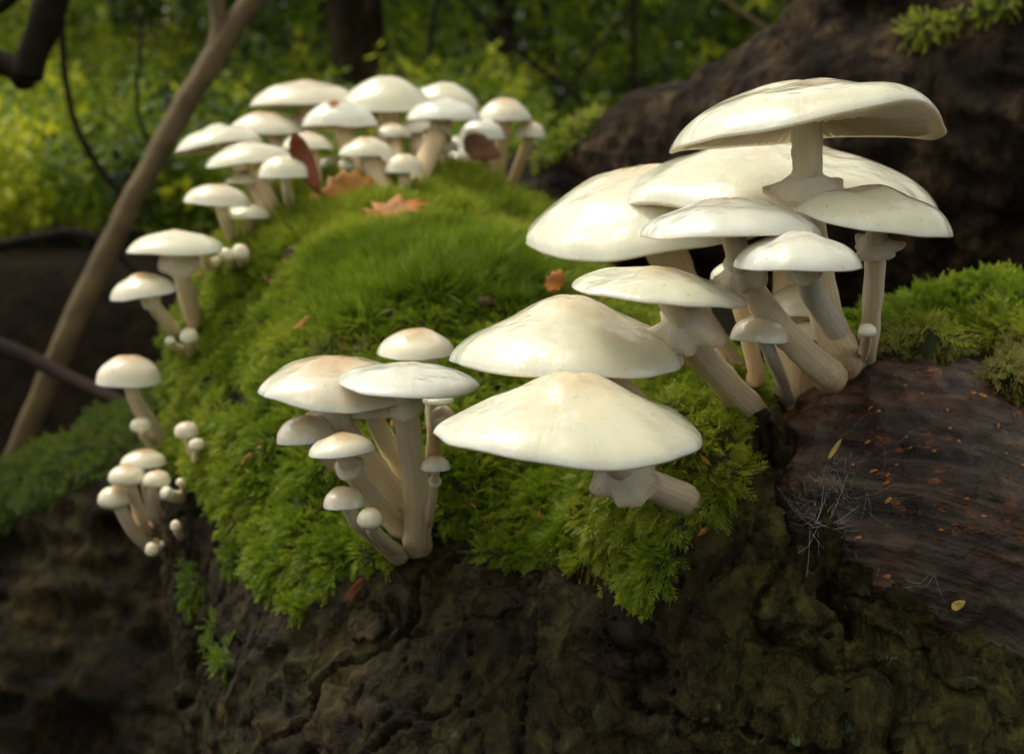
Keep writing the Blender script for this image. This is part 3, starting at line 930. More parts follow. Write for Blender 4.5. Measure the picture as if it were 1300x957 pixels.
def cap_mesh(Rr, hh, kind, seed, n, nr, wave=0.03, feats=(), flare=0.0, under=True):
    """Cap about the origin: rim plane at z=0, apex at z=hh.  feats: (k, phase_deg, dz, dr) rim modes."""
    r = np.random.default_rng(seed)
    th = np.arange(n) * 2 * np.pi / n
    ph = r.uniform(0, 6.28, 8)
    dz = wave * (0.55 * np.cos(2 * th + ph[0]) + 0.45 * np.cos(3 * th + ph[1]) + 0.25 * np.cos(5 * th + ph[2]) + 0.12 * np.cos(9 * th + ph[3]))
    wave = wave * (1.55 if n > 90 else 1.25)
    dr = wave * 0.8 * (0.6 * np.cos(2 * th + ph[4]) + 0.5 * np.cos(3 * th + ph[5]) + 0.18 * np.cos(11 * th + ph[6]) + 0.10 * np.cos(17 * th + ph[7]))
    for k, p0, a, b in feats:
        if k > 0:
            dz = dz + a * np.cos(k * (th - R(p0))); dr = dr + b * np.cos(k * (th - R(p0)))
        else:                                                     # a single lobe of half-width |k| degrees
            d = (th - R(p0) + np.pi) % (2 * np.pi) - np.pi
            g_ = np.exp(-(d / R(-k)) ** 2)
            dz = dz + a * g_; dr = dr + b * g_
    h = hh / Rr
    # top rows
    tt = 1 - (1 - np.linspace(0, 1, nr)) ** 1.55
    rows, rad = [], []
    bud = kind == 'bud'
    for t in tt[1:]:
        z = h * float(profile(kind, np.array(t)))
        z += flare * max(0, (t - 0.86) / 0.14) ** 2
        rows.append((t, z)); rad.append(t)
    thick = 0.026 if not bud else 0.0
    if bud:
        for a_ in (0.25, 0.55, 0.85, 1.15):
            rows.append((math.cos(a_) ** 0.8, -0.62 * h * math.sin(a_))); rad.append(1.0)
        rows.append((0.22, -0.60 * h)); rad.append(1.0)
        ntop = len(rows)
    else:
        rows.append((1.006, -thick * 0.5 + flare)); rad.append(1.0)
        ntop = len(rows)
        rows.append((0.985, -thick + flare * 0.9)); rad.append(0.98)
        for t in (0.93, 0.8, 0.62, 0.42, 0.24, 0.1):
            z = under_z(h, kind, t, thick, flare)
            rows.append((t, z)); rad.append(t)
    V, uv = [], []
    V.append((0, 0, h)); uv.append((0, 0, 0))
    for (t, z), rr_ in zip(rows, rad):
        wgt = t ** 3
        q = t * (1 + dr * t * t)
        lump = (0.020 * math.sin(5 * t + ph[0]) * np.cos(th * 2 + ph[1]) + 0.012 * math.sin(8 * t + ph[2]) * np.cos(th * 3 + ph[3]) + 0.006 * math.sin(13 * t) * np.cos(th * 7 + ph[4])) * t * (1 - t) * 4
        V += list(zip(np.cos(th) * q, np.sin(th) * q, z + dz * wgt + lump))
        uv += [(math.cos(a), math.sin(a), rr_) for a in th]
    V.append((0, 0, rows[-1][1])); uv.append((0, 0, 0))
    F, mi = [], []
    for i in range(n):
        F.append((0, 1 + i, 1 + (i + 1) % n)); mi.append(0)
    for k in range(len(rows) - 1):
        b0 = 1 + k * n; b1 = b0 + n
        for i in range(n):
            j = (i + 1) % n
            F.append((b0 + i, b1 + i, b1 + j, b0 + j)); mi.append(0 if k < ntop - 1 else 1)
    b0 = 1 + (len(rows) - 1) * n
    for i in range(n):
        F.append((b0 + (i + 1) % n, b0 + i, len(V) - 1)); mi.append(0 if bud else 1)
    V = np.array(V) * Rr
    return V, F, mi, uv, (dz, dr, h, thick)

def gill_mesh(Rr, kind, info, flare, n=88):
    dz, dr, h, thick = info
    nth = len(dz); V, F, uv = [], [], []
    for g_ in range(n):
        th = g_ * 2 * math.pi / n
        u = th / (2 * math.pi) * nth; i0 = int(u) % nth; f_ = u - int(u); i1 = (i0 + 1) % nth
        a, b = dz[i0] * (1 - f_) + dz[i1] * f_, dr[i0] * (1 - f_) + dr[i1] * f_
        ts = (0.2, 0.45, 0.7, 0.86, 0.95) if g_ % 2 == 0 else (0.5, 0.62, 0.78, 0.88, 0.95)
        i = len(V)
        for t in ts:
            zu = under_z(h, kind, t, thick, flare) + 0.01
            q = t * (1 + b * t * t); w_ = t ** 3
            dep = 0.07 * min(1, (0.955 - t) * 4.0 + 0.02)
            V += [(math.cos(th) * q, math.sin(th) * q, zu + a * w_), (math.cos(th) * q, math.sin(th) * q, zu + a * w_ - dep)]
            uv += [(math.cos(th), math.sin(th), t)] * 2
        for k in range(4):
            F.append((i + 2 * k, i + 2 * k + 2, i + 2 * k + 3, i + 2 * k + 1))
    return np.array(V) * Rr, F, uv

def catmull(pts, n):
    pts = [np.asarray(p, float) for p in pts]
    if len(pts) == 2: pts = [pts[0], (pts[0] + pts[1]) / 2, pts[1]]
    P = [2 * pts[0] - pts[1]] + pts + [2 * pts[-1] - pts[-2]]
    res = []
    for k in range(1, len(P) - 2):
        for i in range(n):
            t = i / n
            res.append(0.5 * (2 * P[k] + (P[k + 1] - P[k - 1]) * t + (2 * P[k - 1] - 5 * P[k] + 4 * P[k + 1] - P[k + 2]) * t * t + (3 * P[k] - P[k - 1] - 3 * P[k + 1] + P[k + 2]) * t ** 3))
    res.append(P[-2])
    return np.array(res)

def tube(path, radii, n=16, seed=0, rough=0.06, cap_ends=True):
    path = np.asarray(path)
    m = len(path)
    T = np.gradient(path, axis=0); T /= np.linalg.norm(T, axis=1, keepdims=True)
    ref = np.array([0, 1.0, 0]) if abs(T[0][1]) < 0.9 else np.array([1.0, 0, 0])
    V, uv = [], []
    th = np.arange(n) * 2 * np.pi / n
    r = np.random.default_rng(seed); ph = r.uniform(0, 6.28, 6)
    for i in range(m):
        u = np.cross(T[i], ref); u /= np.linalg.norm(u)
        v = np.cross(T[i], u)
        t = i / (m - 1)
        rr_ = radii[i] * (1 + rough * (0.6 * np.cos(2 * th + ph[0] + 2 * t) + 0.5 * np.cos(3 * th + ph[1] + 7 * t) + 0.4 * np.cos(5 * th + ph[2]) + 0.5 * math.sin(9 * t + ph[3])))
        V += list(path[i] + np.outer(np.cos(th) * rr_, u) + np.outer(np.sin(th) * rr_, v))
        uv += [(math.cos(a), math.sin(a), t) for a in th]
    F = []
    for i in range(m - 1):
        for k in range(n):
            j = (k + 1) % n
            F.append((i * n + k, i * n + j, (i + 1) * n + j, (i + 1) * n + k))
    if cap_ends:
        F.append(tuple(range(n))[::-1]); F.append(tuple((m - 1) * n + k for k in range(n)))
    return np.array(V), F, uv

def axis_of(tilt, roll):
    """Cap axis: tilt leans the top towards the camera, roll turns it anticlockwise as seen."""
    q = Matrix.Rotation(-R(roll), 3, 'Y') @ Matrix.Rotation(R(tilt), 3, 'X')
    return q

def ring_mesh(Rr, rs, drop, seed, n=40, torn=0.25):
    r = np.random.default_rng(seed); th = np.arange(n) * 2 * np.pi / n
    ph = r.uniform(0, 6.28, 6)
    wav = 0.5 * np.cos(3 * th + ph[0]) + 0.35 * np.cos(5 * th + ph[1]) + 0.3 * np.cos(8 * th + ph[2])
    rag = r.uniform(-1, 1, n)
    V, uv = [], []
    rows = [(0.0, 0.0), (0.25, -0.30), (0.55, -0.68), (0.85, -0.95), (1.0, -1.0)]
    for side in (0, 1):
        for k, (t, z) in enumerate(rows):
            q = rs + (Rr - rs) * t * (1 + torn * wav * t + (0.05 * rag if k == 4 else 0))
            zz = drop * (z + torn * 0.5 * wav * t * t) - side * 0.06 * drop - (0.03 * rag * drop if k == 4 else 0)
            V += list(zip(np.cos(th) * (q - side * 0.02 * Rr), np.sin(th) * (q - side * 0.02 * Rr), zz))
            uv += [(math.cos(a), math.sin(a), t) for a in th]
    F = []
    for side in (0, 1):
        for k in range(4):
            b0 = (side * 5 + k) * n; b1 = b0 + n
            for i in range(n):
                j = (i + 1) % n
                f_ = (b0 + i, b1 + i, b1 + j, b0 + j)
                F.append(f_ if side == 0 else f_[::-1])
    for i in range(n):
        j = (i + 1) % n
        F.append((4 * n + i, 9 * n + i, 9 * n + j, 4 * n + j))
    return np.array(V), F, uv

def setuv(me, name, uv): fattr(me, name, np.array(uv), 'FLOAT_VECTOR')

MUSH = []
def mushroom(label, cap, stem, kind='flat', mat='cap_white', d=0.42, tilt=0, roll=0, wave=0.035, feats=(), flare=0.0,
             smat='stem', sr=(10, 14), ring=None, group='porcelain mushrooms on the log', basef=None, seed=None, gills=None, nsnap=None, fw=None):
    """cap=(cx, cy, half_width, dome_height) and stem=[(x, y) top ... base] in photo pixels at distance d."""
    cx, cy, hw, dh = cap
    if group == GB: hw, dh, cy = hw * 1.06, dh * 1.22, cy + dh * 0.10
    seed = len(MUSH) + 1 if seed is None else seed
    MUSH.append(label)
    s = d / FPX
    C0 = W(cx, cy, d); Rr = hw * s; hh = dh * s
    Q = axis_of(tilt, roll)
    bx, by = stem[-1]
    base, bnrm = surf(bx, by, basef if basef else d + 0.03, nsnap or ('moss', 'main', 'knob', 'left'))
    bd = (base - CAM) @ FWD
    bd = min(max(bd, d - 0.02), d + 0.15)
    base = W(bx, by, bd - (fw if fw is not None else 0.003))
    root = empty('mushroom', base)
    tag(root, label, 'mushroom', group)
    rl = np.array(root.location)
    size = hw * (1024 / 1300)
    n, nr = (96, 24) if size > 60 else (56, 14) if size > 24 else (32, 9)
    if kind == 'bud' and size < 24: n, nr = 28, 8
    V, F, mi, uv, info = cap_mesh(Rr, hh, kind, seed * 13, n, nr, wave, feats, flare)
    Qm = np.array(Q)
    co = V @ Qm.T + C0
    me = mesh('cap', co - rl, F)
    me.polygons.foreach_set('material_index', np.array(mi, dtype=np.int32))
    setuv(me, 'cap_uv', uv)
    oc = link('cap', me, [M[mat], M['under']], root)
    if kind != 'bud' and (gills or size > 30):
        gv, gf, guv = gill_mesh(Rr, kind, info, flare, 88 if size > 60 else 56)
        gm = mesh('gills', gv @ Qm.T + C0 - rl, gf, False)
        setuv(gm, 'cap_uv', guv)
        go = link('gills', gm, M['under'], oc); go['kind'] = 'stuff'
    # stem
    topw = C0 + Qm @ np.array([0, 0, (0.42 if kind != 'bud' else 0.2) * hh])
    pts = [topw]
    nseg = len(stem)
    for i, (x, y) in enumerate(stem[:-1]):
        t = (i + 0.35) / max(nseg - 0.3, 1)
        pts.append(W(x, y, d + (bd - d) * t))
    pts.append(base)
    dv = base - pts[-2]; dv /= np.linalg.norm(dv)
    pts.append(base + (0.45 * dv + np.array([0.0, 0.9, -0.1])) * 0.010 * min(1.0, sr[1] / 14))
    path = catmull(pts, 7)
    m = len(path); tt = np.linspace(0, 1, m)
    rt, rb = sr[0] * s, sr[1] * (bd / FPX)
    rad = rt + (rb - rt) * tt ** 1.3
    rad[: max(2, m // 8)] *= np.linspace(1.15, 1.0, max(2, m // 8))
    ns = 24 if size > 40 else 14
    V, F, uv = tube(path, rad, ns, seed * 7, 0.06)
    V = V + 0.00035 * np.stack([noise(V, 0.004, seed), noise(V, 0.004, seed + 1), noise(V, 0.004, seed + 2)], 1) * (sr[1] / 12)
    me = mesh('stem', V - rl, F)
    u = np.array(uv); u[:, 2] = 1 - u[:, 2]; setuv(me, 'stem_uv', u)
    so = link('stem', me, M[smat], root)
    if ring:
        rt_, rw, rd = ring[:3]                                     # position along the stem, half-width and drop in pixels
        k = int(rt_ * (m - 1)); p = path[k]
        ax = path[max(k - 1, 0)] - path[k + 1]; ax /= np.linalg.norm(ax)
        V, F, uv = ring_mesh(rw * s, rad[k] * 0.9, rd * s, seed * 5, 48 if size > 40 else 24, ring[3] if len(ring) > 3 else 0.25)
        rot = np.array(Vector((0, 0, 1)).rotation_difference(Vector(ax)).to_matrix())
        me = mesh('ring', V @ rot.T + p - rl, F)
        setuv(me, 'cap_uv', uv)
        link('ring', me, M['ring'], so)
    return root

GR = 'large mushrooms on the right of the log'
GC = 'cluster of mushrooms low on the front of the log'
GL = 'mushrooms on the left flank of the log'
GB = 'blurred mushroom cluster at the far end of the log'
m_ = mushroom
# right cluster
m_('topmost wide flat white cap with a flared skirt on its thick stem', (1021, 168, 174, 66), [(1024, 185), (1024, 235), (1030, 300), (1050, 400), (1072, 455)], 'flat', 'cap_white', 0.425, -4, 3,
   0.03, [(-32, -50, 0.13, 0.0), (-25, 2, -0.05, 0.02), (-40, 180, -0.06, 0.0)], 0.0, 'stem', (18, 21), (0.30, 50, 26, 0.22), GR, basef=0.45, seed=3)
m_('broad white cap spreading behind the stem of the topmost mushroom', (988, 258, 202, 78), [(1005, 285), (1008, 390), (1012, 506)], 'bell', 'cap_white', 0.515, 2, -3,
   0.05, [(-30, 175, -0.05, 0.02)], 0.0, 'stem_brown', (22, 32), None, GR, basef=0.49)
m_('large cream cap with a rolled rim, leftmost of the upper right caps', (822, 298, 152, 88), [(850, 330), (890, 420), (952, 520)], 'bell', 'cap_white', 0.525, 4, 10,
   0.04, [(1, -40, -0.10, 0), (-70, 215, 0.02, 0.05)], 0.05, 'stem_brown', (22, 28), None, GR, basef=0.49)
m_('glossy white cap with a straight slanting stem, second layer from the top', (925, 293, 118, 42), [(937, 325), (948, 358), (1000, 425), (1052, 474)], 'flat', 'cap_pale', 0.405, -1, 2,
   0.03, [(-40, 20, -0.06, 0)], 0.0, 'stem', (15, 20), (0.26, 32, 24, 0.5), GR)
m_('smooth domed white cap at far right on an upright thin stem', (1111, 284, 97, 50), [(1112, 310), (1106, 400), (1098, 458)], 'flat', 'cap_white', 0.41, 2, -8,
   0.03, [], 0.0, 'stem', (13, 14), (0.22, 30, 16, 0.5), GR)
m_('smaller white cap front right above the pale bluish stem', (1013, 336, 81, 44), [(1024, 350), (1040, 390), (1092, 462)], 'flat', 'cap_pale', 0.383, 0, 0,
   0.02, [], 0.0, 'stem_blue', (13, 17), (0.17, 22, 16, 0.2), GR)
m_('long flat white cap in the middle layer with a torn skirt on its curved stem', (838, 374, 108, 36), [(862, 395), (876, 432), (918, 482), (966, 532)], 'flat', 'cap_white', 0.398, 0, -6,
   0.03, [(-30, 180, 0.02, 0.05)], 0.012, 'stem', (17, 22), (0.24, 46, 36, 0.55), GR, fw=0.012)
m_('big cream cap with a raised centre just left of the torn skirt', (722, 454, 149, 80), [(770, 480), (800, 510), (835, 545)], 'umbo', 'cap_white', 0.425, -1, 0,
   0.035, [(-25, 182, -0.02, 0.03), (-30, 0, 0.0, 0.0)], 0.0, 'stem_brown', (18, 22), None, GR, basef=0.45)
m_('lowest large white cap with a drawn out left tip and a high centre', (727, 556, 167, 84), [(782, 588), (812, 608), (872, 634)], 'umbo', 'cap_white', 0.385, -2, -1,
   0.035, [(-13, 184, 0.02, 0.07), (-30, 0, 0.02, 0.0)], 0.012, 'stem', (17, 22), (0.30, 46, 28, 0.35), GR)
m_('small beige domed cap under the middle layer beside the curved stem', (964, 430, 37, 30), [(978, 450), (992, 480), (1000, 512)], 'dome', 'cap_bud', 0.425, 0, -3,
   0.02, [], 0.0, 'stem_blue', (9, 9), None, GR)
m_('shaded beige cap between the slanting stem and the bluish stem', (1018, 396, 44, 36), [(1030, 420), (1050, 462)], 'dome', 'cap_bud', 0.485, 0, 0, 0.03, [], 0.0, 'stem_brown', (12, 14), None, GR, basef=0.49)
m_('small white cap peeping out behind the middle layer', (928, 350, 26, 18), [(935, 370), (960, 470)], 'dome', 'cap_white', 0.45, 0, 8, 0.03, [], 0.0, 'stem_brown', (9, 12), None, GR, basef=0.46)
m_('tiny round white bud beside the foot of the upright stem', (1101, 421, 12, 11), [(1100, 432), (1092, 458)], 'bud', 'cap_white', 0.40, 0, 0, 0.01, [], 0, 'stem', (6, 8), None, GR)
m_('pinkish brown cap hidden deep under the front right cap', (1030, 430, 30, 24), [(1040, 445), (1062, 470)], 'dome', 'cap_bud', 0.478, -6, 0, 0.03, [], 0.0, 'stem_brown', (12, 14), None, GR, basef=0.48)
# centre cluster
m_('wide beige cap at the left of the front cluster', (432, 492, 101, 40), [(424, 520), (470, 590), (522, 650)], 'flat', 'cap_cream', 0.475, 4, -4,
   0.04, [(-35, 185, -0.05, 0.02), (-30, 90, 0.03, 0)], 0.0, 'stem', (17, 17), (0.20, 30, 28, 0.3), GC)
m_('flat bluish white cap on the longest stem of the front cluster', (519, 486, 88, 25), [(514, 505), (520, 560), (530, 625), (530, 688)], 'flat', 'cap_pale', 0.455, 1, -3,
   0.02, [], 0.0, 'stem', (14, 21), (0.20, 25, 17, 0.2), GC)
m_('small tan topped cap standing above the front cluster', (528, 446, 50, 30), [(542, 462), (552, 500), (556, 545)], 'bell', 'cap_cream', 0.505, 3, 0, 0.02, [], 0, 'stem', (14, 14), None, GC)
m_('small white cap half hidden under the tan topped one', (556, 509, 21, 10), [(552, 530), (548, 590)], 'dome', 'cap_white', 0.49, 0, 0, 0.02, [], 0, 'stem', (8, 9), None, GC)
m_('small cream cap at the far left under the wide beige cap', (388, 556, 37, 29), [(412, 575), (470, 620)], 'dome', 'cap_cream', 0.475, 0, 6, 0.02, [], 0, 'stem', (10, 12), None, GC)
m_('tan convex cap with a ring, in front of the thick stem', (434, 572, 43, 24), [(443, 592), (470, 630), (512, 672)], 'flat', 'cap_cream', 0.445, -2, 5, 0.02, [], 0, 'stem', (12, 15), (0.22, 19, 12, 0.25), GC)
m_('shaded beige cap beneath the two wide front caps', (472, 526, 36, 24), [(485, 552), (518, 602)], 'dome', 'cap_bud', 0.49, -4, 0, 0.02, [], 0, 'stem', (12, 14), None, GC)
m_('brownish bud on a slanting stem at the lower left of the front cluster', (437, 640, 27, 23), [(452, 660), (478, 684), (505, 706)], 'dome', 'cap_bud', 0.45, 0, 2, 0.02, [], 0, 'stem', (9, 12), None, GC)
m_('round cream bud tucked right of the brownish bud', (470, 660, 17, 17), [(476, 676), (505, 700)], 'bud', 'cap_bud', 0.44, 0, 0, 0.01, [], 0, 'stem', (9, 10), None, GC)
m_('round cream bud right of the ringed longest stem', (562, 532, 17, 18), [(555, 548), (545, 610)], 'bud', 'cap_bud', 0.475, 0, 0, 0.01, [], 0, 'stem_brown', (9, 11), None, GC)
m_('tiny cream cap on a thin stem right of the front cluster', (553, 594, 19, 16), [(552, 608), (546, 650), (540, 676)], 'dome', 'cap_cream', 0.465, 0, 0, 0.01, [], 0, 'stem', (5, 7), (0.25, 9, 5, 0.1), GC)
# left flank
m_('flat white ringed cap on a long stem at the left edge of the log', (222, 318, 59, 27), [(228, 330), (236, 370), (250, 412)], 'flat', 'cap_white', 0.70, 0, 0, 0.02, [], 0, 'stem', (10, 13), (0.24, 27, 9, 0.15), GL)
m_('white cap behind the flat white cap with the ring', (258, 318, 27, 18), [(262, 335), (285, 330)], 'dome', 'cap_white', 0.73, 0, 0, 0.02, [], 0, 'stem', (8, 8), None, GL)
m_('tan centred cap leaning left below the flat white one', (182, 374, 42, 29), [(196, 388), (225, 426)], 'flat', 'cap_cream', 0.69, 0, 7, 0.03, [], 0, 'stem', (8, 10), (0.25, 13, 5, 0.2), GL)
m_('button at the joint of the two stems at the left edge', (240, 428, 12, 13), [(241, 438), (244, 448)], 'bud', 'cap_cream', 0.69, 0, 0, 0.02, [], 0, 'stem', (8, 9), None, GL)
m_('small button left of the stem joint at the left edge', (216, 433, 7, 7), [(220, 438), (238, 445)], 'bud', 'cap_white', 0.69, 0, 0, 0.02, [], 0, 'stem', (5, 6), None, GL)
m_('thick domed cream cap alone on the left flank', (164, 484, 41, 34), [(170, 498), (182, 525), (203, 556)], 'dome', 'cap_cream', 0.67, 0, -2, 0.015, [], 0, 'stem', (10, 10), None, GL)
m_('round bud in front of the stem of the thick domed cap', (179, 541, 14, 12), [(181, 550), (190, 562)], 'bud', 'cap_bud', 0.66, 0, 0, 0.01, [], 0, 'stem', (6, 6), None, GL)
m_('upper of the two joined buds on the left flank', (237, 548, 16, 14), [(239, 560), (248, 580)], 'bud', 'cap_bud', 0.62, 0, 0, 0.01, [], 0, 'stem', (5, 6), None, GL)
m_('lower of the two joined buds on the left flank', (250, 565, 11, 10), [(249, 572), (249, 584)], 'bud', 'cap_bud', 0.615, 0, 0, 0.01, [], 0, 'stem', (5, 6), None, GL)
m_('crinkled cream cap at the top of the lower left bunch', (182, 588, 29, 18), [(186, 604), (196, 655)], 'dome', 'cap_cream', 0.645, 0, 0, 0.05, [], 0, 'stem', (8, 9), None, GL)
m_('smooth oval cap in the middle of the lower left bunch', (161, 606, 24, 17), [(167, 620), (182, 668)], 'bud', 'cap_cream', 0.625, 0, 0, 0.01, [], 0, 'stem', (7, 9), None, GL)
m_('rounded cap at the right of the lower left bunch', (199, 610, 18, 14), [(193, 625), (200, 655)], 'bud', 'cap_cream', 0.62, 0, 4, 0.01, [], 0, 'stem', (7, 8), None, GL)
m_('leftmost round cap of the lower left bunch on a curved stem', (145, 634, 21, 18), [(156, 650), (172, 676), (190, 692)], 'bud', 'cap_cream', 0.63, 0, 0, 0.01, [], 0, 'stem', (8, 9), None, GL)
m_('small oval bud at the foot of the lower left bunch', (193, 698, 9, 11), [(197, 700), (205, 692)], 'bud', 'cap_bud', 0.61, 0, 0, 0.01, [], 0, 'stem', (5, 6), None, GL)
m_('tiny pale bud on bare bark right of the lower left bunch', (223, 668, 7, 9), [(225, 676), (231, 682)], 'bud', 'cap_bud', 0.60, 0, 0, 0.01, [], 0, 'stem', (4, 4), None, GL)
m_('tiny pinkish bud above the stub right of the rounded cap', (229, 612, 6, 6), [(231, 617), (234, 622)], 'bud', 'cap_bud', 0.61, 0, 0, 0.01, [], 0, 'stem', (3, 4), None, GL)
m_('short white stub lying sideways beside the lower left bunch', (212, 626, 8, 7), [(220, 629), (234, 630)], 'bud', 'cap_white', 0.61, 0, 60, 0.03, [], 0, 'stem', (8, 8), None, GL)
# far cluster
m_('long flat cap at the upper left of the far cluster', (388, 130, 66, 26), [(390, 145), (396, 205), (408, 245)], 'flat', 'cap_cream', 0.90, 0, 1, 0.02, [], 0, 'stem_brown', (10, 12), None, GB)
m_('tallest rounded cap in the middle of the far cluster', (491, 136, 55, 35), [(493, 152), (490, 200), (488, 245)], 'bell', 'cap_white', 0.88, 2, 0, 0.02, [], 0, 'stem_brown', (14, 16), None, GB)
m_('cap sloping right behind the tallest rounded one', (566, 128, 41, 21), [(562, 145), (540, 200), (528, 240)], 'bell', 'cap_white', 0.92, 2, -8, 0.02, [], 0, 'stem_brown', (10, 12), None, GB)
m_('cap with an orange scrap of leaf on its centre', (431, 158, 45, 27), [(436, 170), (446, 205), (460, 245)], 'bell', 'cap_pale', 0.84, -3, 0, 0.04, [], 0, 'stem_brown', (12, 14), None, GB)
m_('wide flat cap on a thick slanting ringed stem in the far cluster', (564, 149, 46, 23), [(558, 165), (540, 205), (524, 246)], 'flat', 'cap_pale', 0.83, 0, 0, 0.02, [], 0, 'stem_brown', (12, 17), (0.22, 19, 12, 0.2), GB)
m_('domed cap at the upper right of the far cluster', (640, 150, 33, 23), [(640, 163), (634, 200), (630, 235)], 'bell', 'cap_cream', 0.88, 0, 0, 0.02, [], 0, 'stem_brown', (9, 9), None, GB)
m_('rounded cap behind the curled brown leaf', (612, 174, 28, 20), [(616, 190), (622, 230)], 'dome', 'cap_pale', 0.86, 0, 0, 0.02, [], 0, 'stem_brown', (8, 9), None, GB)
m_('small dome at the far right end of the far cluster', (673, 172, 19, 16), [(668, 185), (650, 232)], 'dome', 'cap_cream', 0.89, 0, -4, 0.02, [], 0, 'stem_brown', (6, 7), None, GB)
m_('tan centred cap above the long slanting caps at left', (339, 166, 46, 22), [(352, 180), (376, 250)], 'bell', 'cap_cream', 0.88, 0, -2, 0.02, [], 0, 'stem_brown', (10, 12), None, GB)
m_('long thin cap slanting down to the left, highest of the pair', (278, 184, 52, 22), [(300, 200), (345, 270)], 'flat', 'cap_white', 0.84, -4, 9, 0.02, [], 0, 'stem_brown', (10, 12), None, GB)
m_('long cap slanting left, lower of the pair', (316, 204, 51, 22), [(326, 220), (352, 275)], 'flat', 'cap_white', 0.80, 0, 6, 0.02, [], 0, 'stem_brown', (10, 12), None, GB)
m_('pale cap edge showing behind the slanting pair', (277, 170, 22, 12), [(290, 190), (340, 262)], 'bell', 'cap_white', 0.90, 0, 5, 0.02, [], 0, 'stem_brown', (7, 8), None, GB)
m_('plump smooth cap with a white stem on the moss edge', (362, 222, 32, 22), [(364, 238), (370, 268)], 'dome', 'cap_white', 0.77, 0, 0, 0.015, [], 0, 'stem', (7, 7), None, GB)
m_('cap half hidden behind the plump smooth one', (316, 231, 29, 14), [(330, 245), (344, 282)], 'bell', 'cap_white', 0.81, -3, 2, 0.04, [], 0, 'stem_brown', (10, 12), None, GB)
m_('cap left of the orange leaf with the dark red leaf across it', (391, 186, 30, 17), [(396, 200), (404, 248)], 'bell', 'cap_cream', 0.82, 0, -2, 0.02, [], 0, 'stem_brown', (9, 10), None, GB)
m_('small flat cap at the front centre of the far cluster', (466, 195, 34, 19), [(472, 205), (482, 230), (495, 255)], 'bell', 'cap_cream', 0.80, 0, 0, 0.02, [], 0, 'stem_brown', (13, 17), (0.2, 14, 8, 0.1), GB)
m_('smallest ringed cap at the front of the far cluster', (513, 216, 23, 19), [(513, 228), (511, 258)], 'dome', 'cap_cream', 0.79, 0, 0, 0.02, [], 0, 'stem_brown', (7, 9), (0.22, 9, 4, 0.1), GB)
m_('little cap tucked under the tallest rounded one', (498, 172, 23, 14), [(502, 184), (505, 240)], 'bell', 'cap_cream', 0.85, 0, 0, 0.02, [], 0, 'stem_brown', (8, 10), None, GB)
m_('thin stemmed small cap right of the thick slanting stem', (566, 190, 15, 14), [(562, 202), (557, 245)], 'dome', 'cap_cream', 0.85, 0, 0, 0.02, [], 0, 'stem_brown', (6, 7), None, GB)
m_('low pale cap lying on the moss below the curled brown leaf', (588, 206, 26, 17), [(590, 215), (592, 226)], 'bell', 'cap_pale', 0.88, 4, -6, 0.04, [], 0, 'stem', (6, 7), None, GB)
m_('tiny white button between the stems of the far cluster', (440, 209, 10, 9), [(440, 218), (441, 240)], 'bud', 'cap_white', 0.80, 0, 0, 0.02, [], 0, 'stem', (5, 6), None, GB)
m_('small cap wedged between the flat ringed cap and the tallest cap', (528, 166, 22, 15), [(530, 180), (524, 238)], 'bell', 'cap_cream', 0.87, 0, 3, 0.03, [], 0, 'stem_brown', (8, 10), None, GB)
m_('shaded cap low behind the cap left of the orange leaf', (424, 212, 22, 13), [(428, 224), (434, 250)], 'dome', 'cap_cream', 0.85, -4, 0, 0.03, [], 0, 'stem_brown', (8, 9), None, GB)
m_('pale cap edge behind the rounded cap with the brown leaf', (582, 186, 20, 13), [(584, 198), (586, 236)], 'bell', 'cap_pale', 0.90, 0, 4, 0.03, [], 0, 'stem_brown', (7, 8), None, GB)
m_('cap between the tan centred cap and the cap with the orange scrap', (384, 160, 26, 15), [(388, 175), (400, 240)], 'bell', 'cap_white', 0.91, 0, -3, 0.03, [], 0, 'stem_brown', (9, 10), None, GB)
m_('shadowy little cap between the two front caps of the far cluster', (486, 205, 14, 9), [(488, 214), (490, 250)], 'dome', 'cap_cream', 0.83, -3, 0, 0.03, [], 0, 'stem_brown', (8, 10), None, GB)
m_('oval cap on a slanting stem left of the moss crest', (276, 256, 39, 20), [(284, 270), (300, 310)], 'dome', 'cap_cream', 0.75, 0, -4, 0.015, [], 0, 'stem', (8, 9), None, GB)
m_('pale cap partly behind the oval one at the moss crest', (314, 274, 28, 15), [(316, 285), (316, 306)], 'bell', 'cap_white', 0.78, 0, 0, 0.02, [], 0, 'stem_brown', (8, 9), None, GB)
m_('button at the foot of the oval cap stem', (305, 321, 11, 11), [(306, 328), (310, 335)], 'bud', 'cap_cream', 0.73, 0, 0, 0.02, [], 0, 'stem', (8, 9), None, GB)
m_('pale bud left of the button at the oval cap stem foot', (287, 324, 9, 9), [(290, 330), (298, 338)], 'bud', 'cap_white', 0.72, 0, 0, 0.02, [], 0, 'stem', (6, 7), None, GB)

